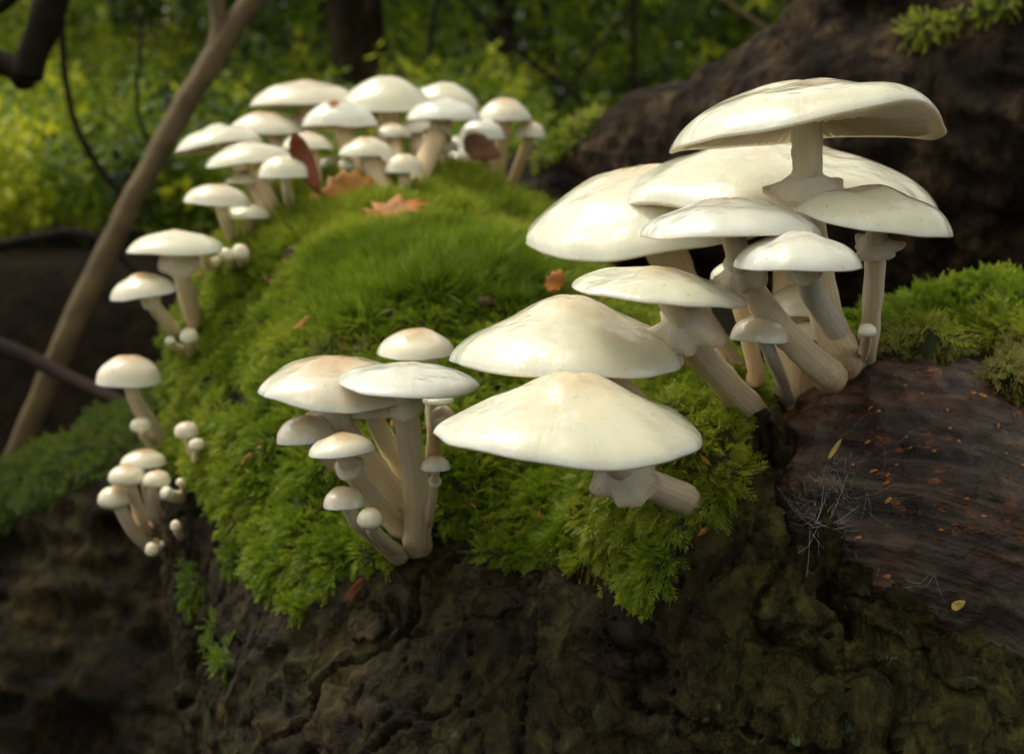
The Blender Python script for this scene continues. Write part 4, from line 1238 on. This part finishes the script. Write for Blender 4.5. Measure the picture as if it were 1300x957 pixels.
# ------------------------------------------------------------------ fallen leaves and small things
def leaf_obj(name, label, cat, outline, px, py, size, mat, d=None, nrm=None, spin=0, curl=0.25, lift=0.003, flip=1.0, group=None, stand=None):
    """A thin curled leaf lying on the log at a photo pixel; outline in unit coordinates, size in metres."""
    P0, n0 = surf(px, py, d or (0.85 - max(0, py - 250) * 0.0011 if py < 430 and px < 720 else None), ('moss', 'knob', 'main'))
    if px < 720 and py < 430: P0 = W(px, py, (P0 - CAM) @ FWD - 0.008)
    if stand is not None: P0 = W(px, py, stand)
    nz = Vector(nrm if nrm is not None else n0).normalized()
    P0 = P0 + np.array(nz) * lift
    out_ = [np.array(p, float) for p in outline]
    rings = [0.0, 0.35, 0.7, 1.0]
    n = len(out_); V = []; F = []
    def zf(p): return curl * (p[0] ** 2 * 0.9 - 0.3 * p[1] ** 2) + 0.05 * math.sin(7 * p[0] + 3 * p[1])
    for side in (0, 1):
        o0 = len(V)
        V.append((0, 0, zf((0, 0)) - side * 0.012))
        for r_ in rings[1:]:
            for p in out_:
                q = p * r_
                V.append((q[0], q[1], zf(q) - side * 0.012 * (1.0 if r_ < 1 else 0.6)))
        for i in range(n):
            j = (i + 1) % n
            f_ = [(o0, o0 + 1 + i, o0 + 1 + j)]
            for k in range(2):
                b0 = o0 + 1 + k * n
                f_.append((b0 + i, b0 + n + i, b0 + n + j, b0 + j))
            F += f_ if side == 0 else [x[::-1] for x in f_]
    h_ = len(V) // 2
    for i in range(n):
        j = (i + 1) % n
        F.append((1 + 2 * n + i, h_ + 1 + 2 * n + i, h_ + 1 + 2 * n + j, 1 + 2 * n + j))
    q = Vector((0, 0, 1)).rotation_difference(nz) @ Quaternion((0, 0, 1), R(spin))
    Vw = (np.array(V) * size) @ np.array(q.to_matrix()).T
    o = link(name, mesh(name, Vw, F), mat)
    o.location = P0
    tag(o, label, cat, group)
    return o

OVAL = [(math.cos(a) * 0.5, math.sin(a) * (0.27 + 0.02 * math.sin(5 * a))) for a in np.linspace(0, 2 * math.pi, 18, endpoint=False)]
OVATE = [(0.55, 0), (0.42, .12), (0.2, .26), (-.1, .34), (-.35, .28), (-.5, .1), (-.52, -.06), (-.38, -.27), (-.1, -.36), (0.2, -.28), (0.4, -.14)]
MAPLE_EVEN = [(0.55, 0), (0.30, 0.07), (0.42, 0.30), (0.18, 0.20), (0.12, 0.50), (-0.06, 0.24), (-0.30, 0.42), (-0.24, 0.14), (-0.50, 0.12), (-0.30, -0.02), (-0.48, -0.18), (-0.22, -0.18),
         (-0.26, -0.44), (-0.03, -0.24), (0.14, -0.48), (0.18, -0.18), (0.42, -0.26), (0.30, -0.07)]
MAPLE = [(p[0] * (1.25 if p[0] > 0 else 0.9), p[1] * (0.62 if p[1] > 0 else 0.8)) for p in MAPLE_EVEN]
LOBED = [(0.5, 0.0), (0.42, .14), (0.3, .13), (0.26, .3), (0.06, .24), (0.0, .38), (-.2, .26), (-.32, .32), (-.38, .12), (-.52, .06), (-.5, -.08), (-.34, -.14), (-.3, -.34), (-.1, -.26),
         (0.02, -.4), (0.14, -.24), (0.3, -.3), (0.33, -.12), (0.44, -.1)]
SLIVER = [(0.5, 0), (0.25, .07), (-.1, .09), (-.4, .05), (-.5, 0), (-.4, -.05), (-.1, -.08), (0.25, -.06)]
LF = 'fallen autumn leaves on the moss'
s8 = 0.8 / FPX
leaf_obj('fallen_leaf', 'broad tan orange leaf standing in moss in front of the far cluster', 'leaf', LOBED, 443, 250, 66 * s8, M['leaf_tan'], nrm=(0.1, -0.95, 0.35), spin=20, curl=0.35, lift=0.017, group=LF)
leaf_obj('fallen_leaf', 'orange star shaped leaf lying flat on the moss crest', 'leaf', MAPLE, 497, 283, 78 * s8, M['leaf_orange'], nrm=(0.0, -0.62, 0.75), spin=8, curl=0.3, lift=0.009, group=LF)
leaf_obj('fallen_leaf', 'long dark red leaf hanging upright among the far caps', 'leaf', [(p[0], p[1] * 0.5) for p in OVATE], 388, 208, 76 * s8, M['leaf_red'], nrm=(0.25, -0.95, 0.1), spin=-54, curl=0.5, lift=0.0, group=LF, stand=0.765)
leaf_obj('fallen_leaf', 'curled dark brown leaf stuck to a far cap', 'leaf', OVATE, 612, 188, 52 * s8, M['leaf_brown'], nrm=(0.1, -1.0, 0.2), spin=-20, curl=0.5, lift=0.0, group=LF, stand=0.835)
leaf_obj('fallen_leaf', 'small yellow brown leaf left of the broad tan leaf', 'leaf', OVAL, 397, 258, 26 * s8, M['leaf_tan'], nrm=(0, -0.6, 0.7), spin=25, curl=0.3, lift=0.004, group=LF)
leaf_obj('leaf_scrap', 'orange scrap of leaf on top of a far cap', 'leaf', LOBED, 424, 131, 16 * s8, M['leaf_orange'], nrm=(0, -0.8, 0.6), spin=0, curl=0.3, lift=0.0, stand=0.825)
leaf_obj('leaf_scrap', 'narrow reddish leaf sliver upright in the moss, left of the star shaped leaf', 'leaf', SLIVER, 379, 287, 36 * s8, M['leaf_red'], nrm=(0.3, -0.9, 0.3), spin=55, curl=0.3, lift=0.006)
leaf_obj('leaf_scrap', 'purple scrap of leaf low on the left moss slope', 'leaf', LOBED, 369, 325, 20 * s8, M['leaf_purple'], nrm=(0.2, -0.9, 0.4), spin=70, curl=0.3, lift=0.006)
leaf_obj('leaf_scrap', 'reddish leaf sliver between the purple scrap and the brown one', 'leaf', SLIVER, 350, 366, 28 * s8, M['leaf_red'], nrm=(0.0, -0.7, 0.6), spin=-25, curl=0.2, lift=0.006)
leaf_obj('leaf_scrap', 'brown leaf sliver in the moss above the front cluster', 'leaf', SLIVER, 386, 418, 34 * 0.6 / FPX, M['leaf_tan'], nrm=(0.0, -0.7, 0.6), spin=45, curl=0.2, lift=0.006)
leaf_obj('leaf_scrap', 'bright orange leaf tip above the big cream cap', 'leaf', LOBED, 704, 367, 36 * 0.6 / FPX, M['leaf_orange'], nrm=(0.0, -0.9, 0.4), spin=60, curl=0.2, lift=0.012)
leaf_obj('leaf_scrap', 'small brown scrap right of the star shaped leaf', 'leaf', OVAL, 592, 262, 16 * s8, M['leaf_tan'], nrm=(0.0, -0.7, 0.6), spin=45, curl=0.2, lift=0.005)
leaf_obj('leaf_scrap', 'red brown needle shaped leaf hanging on bark below the front cluster', 'leaf', SLIVER, 450, 742, 48 * 0.45 / FPX, M['leaf_red'], nrm=(0.1, -1, 0.1), spin=60, curl=0.2, lift=0.006)
leaf_obj('leaf_scrap', 'yellow leaf flake low on the rotten wood at right', 'leaf', OVATE, 1214, 765, 20 * 0.40 / FPX, M['leaf_yellow'], nrm=(0, -1, 0.1), spin=30, curl=0.2, lift=0.002)
leaf_obj('leaf_scrap', 'greenish leaf curl lying near the cobweb on the wood', 'leaf', SLIVER, 1058, 572, 38 * 0.40 / FPX, M['leaf_yellow'], nrm=(0, -0.9, 0.5), spin=55, curl=0.3, lift=0.0025)

# curled leaf stalk
pts = [W(x, y, 0.83) for x, y in ((602, 252), (622, 262), (640, 268), (652, 258), (652, 248))]
pt = catmull(pts, 5)
V, F, _ = tube(pt, np.linspace(0.0022, 0.0009, len(pt)), 8, 3, 0.1)
o = link('leaf_stalk', mesh('leaf_stalk', V, F), M['leaf_tan']); tag(o, 'curled orange leaf stalk on the moss right of the star shaped leaf', 'stalk')
# plump brown leaf lying on the moss
P0, n0 = surf(616, 405, None, ('moss',))
pp = np.array([P0 + np.array([-0.0055 + 0.011 * t, 0, 0.006 + 0.0018 * math.sin(3 * t)]) for t in np.linspace(0, 1, 14)])
V, F, _ = tube(pp, 0.0026 * np.sin(np.pi * np.linspace(0.06, 0.94, 14)) ** 0.6, 12, 5, 0.05)
o = link('plump_leaf', mesh('plump_leaf', V, F), M['plump_leaf']); tag(o, 'small plump brown leaf on the moss above the big cream cap', 'plump_leaf')
# moss capsule
P0, n0 = surf(1186, 368, None, ('knob',))
V, F = [], []
quadleaf(V, F, P0 + np.array([0, 0, -0.002]), np.array([-0.1, 0, 1.0]), np.array([1.0, 0, 0]), 0.008, 0.0012)
quadleaf(V, F, P0 + np.array([-0.0005, 0, 0.004]), np.array([0.65, 0, 0.75]), np.array([0.75, 0, -0.65]), 0.004, 0.0013)
mm = flat_mat('seedling_green', (0.14, 0.22, 0.03), 0.5, 0.2)
o = link('seedling', mesh('seedling', V, F), mm); tag(o, 'tiny green seedling standing up from the moss at right', 'seedling')

# crumbs of dead leaf caught in the moss
LV, LFc = [], []
lr = random.Random(77)
for _ in range(150):
    x, y = lr.uniform(250, 900), lr.uniform(260, 700)
    dr_ = Vector(W(x, y, 1.0) - CAM).normalized(); h_ = BV['moss'].ray_cast(Vector(CAM), dr_)
    if h_[0] is None: continue
    p_ = np.array(h_[0]) + np.array(h_[1]) * lr.uniform(0.003, 0.006)
    d_ = np.array([lr.gauss(0, 1), lr.gauss(0, .4), lr.gauss(0, .6)]); d_ /= np.linalg.norm(d_)
    s_ = np.cross(d_, np.array(h_[1])); s_ /= max(np.linalg.norm(s_), 1e-6)
    quadleaf(LV, LFc, p_, d_, s_, lr.uniform(0.002, 0.006), lr.uniform(0.0008, 0.0022), 0.4)
o = link('leaf_litter', mesh('leaf_litter', LV, LFc, False), M['leaf_tan'])
tag(o, 'scattered brown crumbs of dead leaf caught in the moss', 'litter', kind='stuff')

# orange wood crumbs on the knob
cr_rng = random.Random(5)
spots = [(1105, 518), (1118, 522), (1129, 602), (1154, 567), (1152, 555), (1108, 598), (1186, 572), (1205, 543), (1235, 499), (1263, 500), (1247, 502), (1165, 474), (1183, 471),
         (1126, 612), (1130, 635), (1034, 640), (1012, 638), (1092, 682), (1100, 560), (1140, 590), (1228, 632), (1250, 655), (1192, 672), (1266, 540), (1278, 575), (1296, 590), (1170, 500),
         (1200, 520), (1215, 560), (1150, 490), (1126, 730), (1085, 590), (1224, 475)]
for x, y in spots:
    P0, n0 = surf(x + cr_rng.uniform(-2, 2), y, None, ('knob', 'main'))
    sz = cr_rng.uniform(0.0004, 0.0011)
    n = 7
    V = [(math.cos(i * 6.283 / n) * sz * cr_rng.uniform(.5, 1.8), math.sin(i * 6.283 / n) * sz * cr_rng.uniform(.35, 1.0), sz * cr_rng.uniform(0, .3)) for i in range(n)]
    V += [(v[0] * .6, v[1] * .6, v[2] + sz * .25) for v in V]
    F = [(i, (i + 1) % n, n + (i + 1) % n, n + i) for i in range(n)] + [tuple(range(n, 2 * n)), tuple(range(n))[::-1]]
    q = np.array(Vector((0, 0, 1)).rotation_difference(Vector(n0)).to_matrix())
    o = link('wood_crumb', mesh('wood_crumb', np.array(V) @ q.T, F, False), M['crumb'])
    o.location = P0 + n0 * 0.0003
    tag(o, 'orange crumb of rotten wood stuck on the dark wood at right', 'crumb', 'orange wood crumbs on the dark wood')

# cobweb across the crack
web_rng = random.Random(9)
WV, WF = [], []
def strand(a, b, r0=0.00006, sag=0.0015):
    mid = (a + b) / 2 + np.array([0, -0.001, -sag])
    p_ = catmull([a, mid, b], 4)
    V, F, _ = tube(p_, [r0] * len(p_), 4, 1, 0, False)
    o0 = len(WV); WV.extend(V); WF.extend([tuple(i + o0 for i in f) for f in F])
hub = surf(1030, 660, None, ('knob', 'main'))[0] + np.array([0, -0.006, 0])
def sp(x, y, out_=0.001): return surf(x, y, None, ('knob', 'main'))[0] + np.array([0, -out_, 0])
for x, y in [(985, 615), (1000, 630), (1055, 640), (1075, 600), (1060, 575), (1090, 640), (1012, 700), (1038, 720), (1060, 700), (1000, 660), (1045, 615), (1080, 665), (1022, 735), (1050, 655)]:
    strand(sp(x, y), hub + np.array([web_rng.uniform(-.002, .002), 0, web_rng.uniform(-.003, .003)]), 0.00003)
for _ in range(110):
    x, y = web_rng.gauss(1055, 26), web_rng.gauss(625, 34)
    strand(sp(x, y, web_rng.uniform(.0005, .004)), sp(x + web_rng.gauss(0, 20), y + web_rng.gauss(0, 22), web_rng.uniform(.0005, .004)), web_rng.uniform(0.000008, 0.00002), 0.0005)
for a, b in [((1085, 700), (1102, 745)), ((1102, 745), (1115, 718)), ((1125, 730), (1160, 742)), ((1160, 742), (1185, 728)), ((1185, 728), (1202, 765)), ((1150, 735), (1180, 726))]:
    strand(sp(*a), sp(*b), 0.00002)
o = link('cobweb', mesh('cobweb', WV, WF), M['web'])
tag(o, 'thin grey cobweb spun across the crack beside the dark wood', 'cobweb')

# bark plates along the crack and the lower right edge: children of the log
pl_rng = random.Random(12)
def bark_plate(px_, py_, wpx, hpx, spin, thick=0.0035, mat='bark_green', lift=0.001):
    """A ragged slab of bark lying on the log, its rim broken and its face uneven."""
    P0, n0 = surf(px_, py_, None, ('main', 'knob'))
    s = 0.40 / FPX
    n = 90
    ring_ = []
    for i in range(n):
        a = i * 2 * math.pi / n
        q_ = np.array([[math.cos(a) * 1.0 + px_, math.sin(a) * 1.0 + py_, 0.3]])
        r_ = 1 + 0.30 * float(noise(q_, 0.9, 3)[0]) + 0.16 * float(noise(q_, 0.28, 4)[0]) + 0.10 * float(noise(q_, 0.1, 6)[0])
        ring_.append((math.cos(a) * wpx * s * r_, math.sin(a) * hpx * s * r_))
    fwd = Vector(n0)
    v0 = (Vector(CAM) - Vector(P0)).normalized()
    nn = (fwd + v0 * 1.0).normalized()
    up = Vector((math.sin(R(spin)), 0, math.cos(R(spin))))
    xx = up.cross(nn).normalized(); yy = nn.cross(xx)
    V, F = [], []
    rr = [0.25, 0.5, 0.75, 0.93, 1.0]
    def place(u, v, outz):
        q = Vector(P0) + xx * u + yy * v
        h_ = None
        for nm in ('main', 'knob'):
            h = BV[nm].ray_cast(q + nn * 0.03, -nn, 0.06)
            if h[0] is not None and (h_ is None or h[3] < h_[3]): h_ = h
        b_ = Vector(h_[0]) if h_ else q
        return np.array(b_ + nn * outz)
    V.append(place(0, 0, thick))
    for r_ in rr:
        for (u, v) in ring_:
            p = place(u * r_, v * r_, 0)
            e = thick * (1.0 - 0.35 * (r_ > 0.95)) * (0.8 + 0.5 * float(fbm(p[None], 0.008, 3, 7)[0])) + lift
            V.append(p + np.array(nn) * e)
    for (u, v) in ring_:
        V.append(place(u * 0.98, v * 0.98, -0.002))
    for i in range(n):
        F.append((0, 1 + i, 1 + (i + 1) % n))
    for k in range(5):
        b0 = 1 + k * n
        for i in range(n):
            j = (i + 1) % n
            F.append((b0 + i, b0 + n + i, b0 + n + j, b0 + j))
    me = mesh('bark_plate', np.array(V) - np.array(log.location), F)
    link('bark_plate', me, M[mat], log)
for a in [(1052, 690, 20, 48, -15), (1150, 775, 46, 30, 30), (1205, 835, 44, 30, 40), (1080, 735, 30, 22, 20)]:
    bark_plate(*a)
for a in [(620, 770, 60, 24, 10), (470, 790, 34, 30, -10), (770, 835, 50, 26, 15)]:
    bark_plate(*a, thick=0.0020, mat='bark')
# splinter of dark wood standing beside the curved stem
def splinter(pts, rad, label):
    p_ = catmull(pts, 6)
    V, F, _ = tube(p_, np.interp(np.linspace(0, 1, len(p_)), np.linspace(0, 1, len(rad)), rad), 10, 8, 0.35)
    V = V + 0.0012 * np.stack([noise(V, 0.003, 5), noise(V, 0.003, 6), noise(V, 0.006, 7)], 1)
    o = link('splinter', mesh('splinter', V - np.array(log.location), F), M['bark'], log)
    o['label'] = label
q = surf(975, 580, None, ('main', 'knob'))[0]
splinter([q + np.array([0.0, 0.004, -0.012]), q + np.array([0.001, 0, 0.002]), W(968, 520, (q - CAM) @ FWD - 0.006)], [0.0045, 0.0048, 0.0026], 'ragged dark splinter at the foot of the curved stem')
q = surf(990, 570, None, ('main', 'knob'))[0]
splinter([q + np.array([0.0, 0.004, -0.02]), q + np.array([0.0, -0.001, 0.0]), W(984, 512, (q - CAM) @ FWD - 0.004)], [0.003, 0.0035, 0.0016], 'thin dark splinter right of the curved stem')

# ------------------------------------------------------------------ background: sticks, trees, undergrowth
def stick(name, label, cat, pts, radii, mat, side=(), group=None, sname='twig'):
    """pts: (px, py, distance) triples; side: further branches as (pts, radii)."""
    root = empty(name, W(*pts[0]))
    tag(root, label, cat, group)
    for nm, pp_, rr in [('branch', pts, radii)] + [(sname, a, b) for a, b in side]:
        p_ = catmull([W(*q) for q in pp_], 10)
        rd_ = np.interp(np.linspace(0, 1, len(p_)), np.linspace(0, 1, len(rr)), rr)
        V, F, _ = tube(p_, rd_, 14, 4, 0.08)
        V = V + 0.10 * rd_.max() * np.stack([noise(V, 0.02, 5), noise(V, 0.02, 6), noise(V, 0.02, 7)], 1)
        part_local(nm, V, F, mat, root)
    return root
stick('leaning_branch', 'long bare brown branch leaning to the right across the left background', 'branch',
      [(15, 590, 1.35), (82, 435, 1.35), (155, 280, 1.36), (225, 150, 1.37), (278, 62, 1.38), (345, -40, 1.4)], [0.0098, 0.0108, 0.0106, 0.0108, 0.0104, 0.0098], M['twig'],
      [([(272, 72, 1.38), (277, 30, 1.38), (270, -30, 1.38)], [0.009, 0.0075, 0.007])])
stick('hanging_branch', 'dark forked branch hanging in at the top left corner', 'branch',
      [(75, -40, 1.15), (60, 20, 1.15), (45, 60, 1.15), (32, 98, 1.15), (38, 112, 1.15)], [0.013, 0.012, 0.0115, 0.012, 0.003], M['twig_dark'],
      [([(-60, 25, 1.15), (-20, 70, 1.15), (12, 85, 1.15), (30, 92, 1.15)], [0.012, 0.011, 0.009, 0.009]), ([(-60, 20, 1.18), (-10, 12, 1.18), (25, -15, 1.18)], [0.006, 0.006, 0.006])])
stick('dead_stick', 'dark reddish stick crossing behind the left mushrooms', 'stick',
      [(-60, 415, 1.25), (40, 455, 1.22), (110, 490, 1.18), (160, 515, 1.15)], [0.0072, 0.0068, 0.006, 0.005], M['twig_red'])
stick('thin_sapling', 'thin curved twig bending down right in the left background', 'twig', [(78, -30, 1.9), (82, 90, 1.9), (105, 180, 1.9), (160, 255, 1.9)], [0.0045, 0.0045, 0.0045, 0.004], M['twig_dark'], [([(100, 165, 1.9), (128, 215, 1.9), (140, 232, 1.9)], [0.003, 0.003, 0.002])])
stick('thin_sapling', 'thin twig rising left of the leaning branch', 'twig', [(195, 200, 2.0), (175, 140, 2.0), (178, 70, 2.0), (185, -30, 2.0)], [0.003, 0.003, 0.003, 0.002], M['twig_dark'])
stick('thin_sapling', 'slim dark twig right of the dark tree trunk', 'twig', [(540, 130, 2.6), (545, 60, 2.6), (560, -30, 2.6)], [0.006, 0.005, 0.004], M['twig_dark'])
stick('thin_sapling', 'slanting slim twig crossing the middle background', 'twig', [(560, -30, 2.4), (640, 50, 2.4), (740, 130, 2.4)], [0.004, 0.004, 0.004], M['twig_dark'])
stick('thin_sapling', 'pale green twig arching down near the dark trunk at right', 'twig', [(880, -30, 1.8), (940, 15, 1.8), (990, 45, 1.8)], [0.003, 0.003, 0.002], M['twig'])
stick('arching_root', 'dark root arching low across the left bank', 'root', [(-120, 330, 1.7), (0, 312, 1.7), (90, 296, 1.7), (150, 320, 1.7), (200, 380, 1.68)], [0.0075, 0.007, 0.0065, 0.006, 0.005], M['twig_dark'])
stick('thin_sapling', 'upright slim stem in the upper middle of the background', 'twig', [(800, 140, 3.0), (806, 60, 3.0), (800, -40, 3.0)], [0.007, 0.006, 0.005], M['twig_dark'])
stick('thin_sapling', 'faint twig slanting left in the upper middle', 'twig', [(700, 140, 2.8), (760, 60, 2.8), (840, -40, 2.8)], [0.004, 0.004, 0.004], M['twig_dark'])

def sprig(seed, n=9, L=0.11, ll=0.034, wd=0.017):
    r = random.Random(seed); V, F = [], []
    p = np.zeros(3); d = np.array([0, 0, 1.0])
    for k in range(n):
        q = p + d * L / n
        i = len(V); V += [p + [0.0012, 0, 0], p - [0.0012, 0, 0], q]; F += [(i, i + 1, i + 2)]
        a = k * 2.4 + r.uniform(-.4, .4)
        dd_ = np.array([math.cos(a), math.sin(a), r.uniform(-.1, .6)]); dd_ /= np.linalg.norm(dd_)
        s = np.cross(dd_, [0, 0, 1.0]); s /= np.linalg.norm(s)
        quadleaf(V, F, p, dd_, s, ll * r.uniform(.6, 1.3), wd * r.uniform(.7, 1.2), 0.25)
        d = d + np.array([r.uniform(-.2, .2), r.uniform(-.2, .2), 0]); d /= np.linalg.norm(d); p = q
    return V, F
NG_LEAF = scatter_group('leaf_scatter', [proto('e_sprig_%d' % s, *sprig(s), M['foliage']) for s in range(4)])
NG_CAN = scatter_group('canopy_scatter', [proto('f_sprig_%d' % s, *sprig(40 + s, 8, 0.30, 0.085, 0.05), M['canopy']) for s in range(3)])

def leaf_cloud(name, label, P, size, ti, ng=NG_LEAF, parent=None, kinds=4):
    n = len(P)
    Z = rng.normal(0, 0.6, (n, 3)) + np.array([0, 0, 0.8])
    o = scatter(name, P, eulers(Z, rng.uniform(0, 6.28, n)), size * rng.uniform(.7, 1.3, n), rng.integers(0, kinds, n), np.clip(ti, 0, 1), ng, parent)
    if label: tag(o, label, 'undergrowth')
    o['kind'] = 'stuff'
    return o

def gz(x, y):
    P = np.stack([x, y, 0 * x], 1)
    bank = sstep(1.15, 1.75, P[:, 1] + 0.12 * P[:, 0] + 0.12 * noise(P, 0.5, 3))
    return bank * (0.445 + 0.03 * noise(P, 0.8, 4)) + 0.03 * fbm(P, 0.5, 4, 5)

# bright low growth on the left bank
n = 9000
yy = 2.0 + 3.2 * rng.random(n) ** 1.3
xx = rng.uniform(-0.62, 0.02, n) * yy
hh = 0.10 + 0.12 * (yy - 1.7) + 0.06 * noise(np.stack([xx, yy, 0 * xx], 1), 0.3, 8)
P = np.stack([xx, yy, gz(xx, yy) + hh * rng.random(n) ** 0.8], 1)
keep = noise(P, 0.16, 600) > -0.35
P = P[keep]
ti = 0.50 + 0.8 * fbm(P, 0.26, 3, 610) + rng.normal(0, 0.18, len(P))
leaf_cloud('bramble_undergrowth', 'bright yellow green low undergrowth in the left background', P, 0.66, ti)
# darker shrubs all round, seen behind the far cluster
n = 30000
ang = rng.uniform(0, 2 * math.pi, n)
rr = rng.uniform(3.4, 7.5, n)
front = rng.random(n) < 0.72
ang = np.where(front, rng.uniform(R(68), R(114), n), ang)
xx, yy = rr * np.cos(ang), rr * np.sin(ang)
zz = gz(xx, yy) + rng.random(n) ** 1.15 * np.where(yy > 0, 0.75 + 0.22 * rr, 0.5)
P = np.stack([xx, yy, zz], 1)
keep = (noise(P, 0.30, 620) + 0.3 * noise(P, 0.1, 621)) > -0.22
P = P[keep]
side = sstep(-0.5, -1.8, P[:, 0])
ti = 0.26 + 0.85 * fbm(P, 0.33, 3, 630) + rng.normal(0, 0.16, len(P)) + 0.15 * side + (rng.random(len(P)) < 0.02) * 0.7
leaf_cloud('shrub_undergrowth', 'dark green mass of leafy undergrowth filling the wood behind', P, 0.95, ti)

n = 30000
ang = np.where(rng.random(n) < 0.6, rng.uniform(R(62), R(118), n), rng.uniform(0, 2 * math.pi, n))
rr = rng.uniform(7.5, 12.5, n)
xx, yy = rr * np.cos(ang), rr * np.sin(ang)
P = np.stack([xx, yy, gz(xx, yy) + rng.random(n) ** 0.8 * np.where(yy > 0, 3.4, 1.2)], 1)
leaf_cloud('far_undergrowth', 'darkest far screen of leaves closing off the wood', P, 2.6, 0.16 + 0.2 * fbm(P, 0.9, 3, 640) + rng.normal(0, 0.12, n))

# trees: tapered trunk, limbs, crown
def tree(label, x, y, r0, hgt, seed, group='unseen trees added around the log', mat=None):
    r = random.Random(seed)
    z0 = float(gz(np.array([float(x)]), np.array([float(y)]))[0]) - 0.05
    root = empty('tree', (x, y, z0)); tag(root, label, 'tree', group)
    lean = np.array([r.uniform(-.05, .05), r.uniform(-.05, .05)])
    pts = [np.array([lean[0] * h_ * hgt + 0.04 * math.sin(h_ * 5 + seed), lean[1] * h_ * hgt, h_ * hgt]) for h_ in np.linspace(0, 1, 6)]
    path = catmull(pts, 5)
    rad = np.interp(np.linspace(0, 1, len(path)), [0, .04, .15, .6, 1], [r0 * 1.5, r0 * 1.12, r0, r0 * .7, r0 * .2])
    V, F, _ = tube(path, rad, 16, seed, 0.08)
    V = V + 0.06 * r0 * np.stack([noise(V, 0.08, 5), noise(V, 0.08, 6), 0 * V[:, 0]], 1)
    link('trunk', mesh('trunk', V, F), mat or M['bark_back'], root)
    tips = []
    for k in range(9):
        h_ = r.uniform(.42, .95); a = k * 2.4 + r.uniform(-.4, .4)
        b0 = path[int(h_ * (len(path) - 1))]
        L_ = hgt * r.uniform(.18, .32) * (1.3 - h_ * .6)
        e = b0 + np.array([math.cos(a) * L_, math.sin(a) * L_, L_ * r.uniform(.3, .8)])
        p_ = catmull([b0, (b0 + e) / 2 + np.array([0, 0, L_ * .08]), e], 5)
        V, F, _ = tube(p_, np.linspace(r0 * .38, r0 * .06, len(p_)), 8, k, 0.08)
        link('limb', mesh('limb', V, F), mat or M['bark_back'], root)
        tips += [p_[len(p_) // 2], e, e * .7 + b0 * .3]
    tips.append(path[-1])
    rg = np.random.default_rng(seed)
    PP = np.concatenate([t + rg.normal(0, hgt * .055, (22, 3)) * np.array([1, 1, .7]) for t in tips])
    n_ = len(PP)
    Z = rg.normal(0, .6, (n_, 3)) + np.array([0, 0, -.2])
    cr_ = scatter('crown', PP, eulers(Z, rg.uniform(0, 6.28, n_)), rg.uniform(.7, 1.4, n_), rg.integers(0, 3, n_), rg.uniform(0, 1, n_), NG_CAN, root)
    cr_['kind'] = 'stuff'
    return root
def at_px(px_, d_): p = W(px_, 200, d_); return p[0], p[1]
x, y = at_px(468, 3.1)
tree('dark upright trunk standing behind the far mushroom cluster', x, y, 0.056, 6.5, 3, None, M['bark_left'])
x, y = at_px(1035, 3.3)
tree('slim trunk in the background between the leaning log and the wood', x, y, 0.03, 6.5, 4, None)
x, y = at_px(648, 4.4)
tree('distant trunk showing between leaves in the upper middle', x, y, 0.03, 7.0, 5, None)
x, y = at_px(405, 4.2)
tree('distant slender trunk left of the dark upright one', x, y, 0.02, 7.0, 6, None)
k = 10
for a_, rr_ in [(20, 4.5), (160, 4.8), (195, 5.4), (250, 6.0), (315, 5.6), (350, 5.0), (125, 8), (60, 8), (225, 8.5), (285, 8.5)]:  # trees out of view, added so their crowns block and break up skylight
    tree('unseen leafy tree of the surrounding wood, added to break up the sky light', rr_ * math.cos(R(a_)), rr_ * math.sin(R(a_)), 0.10, 6.8, k)
    k += 1
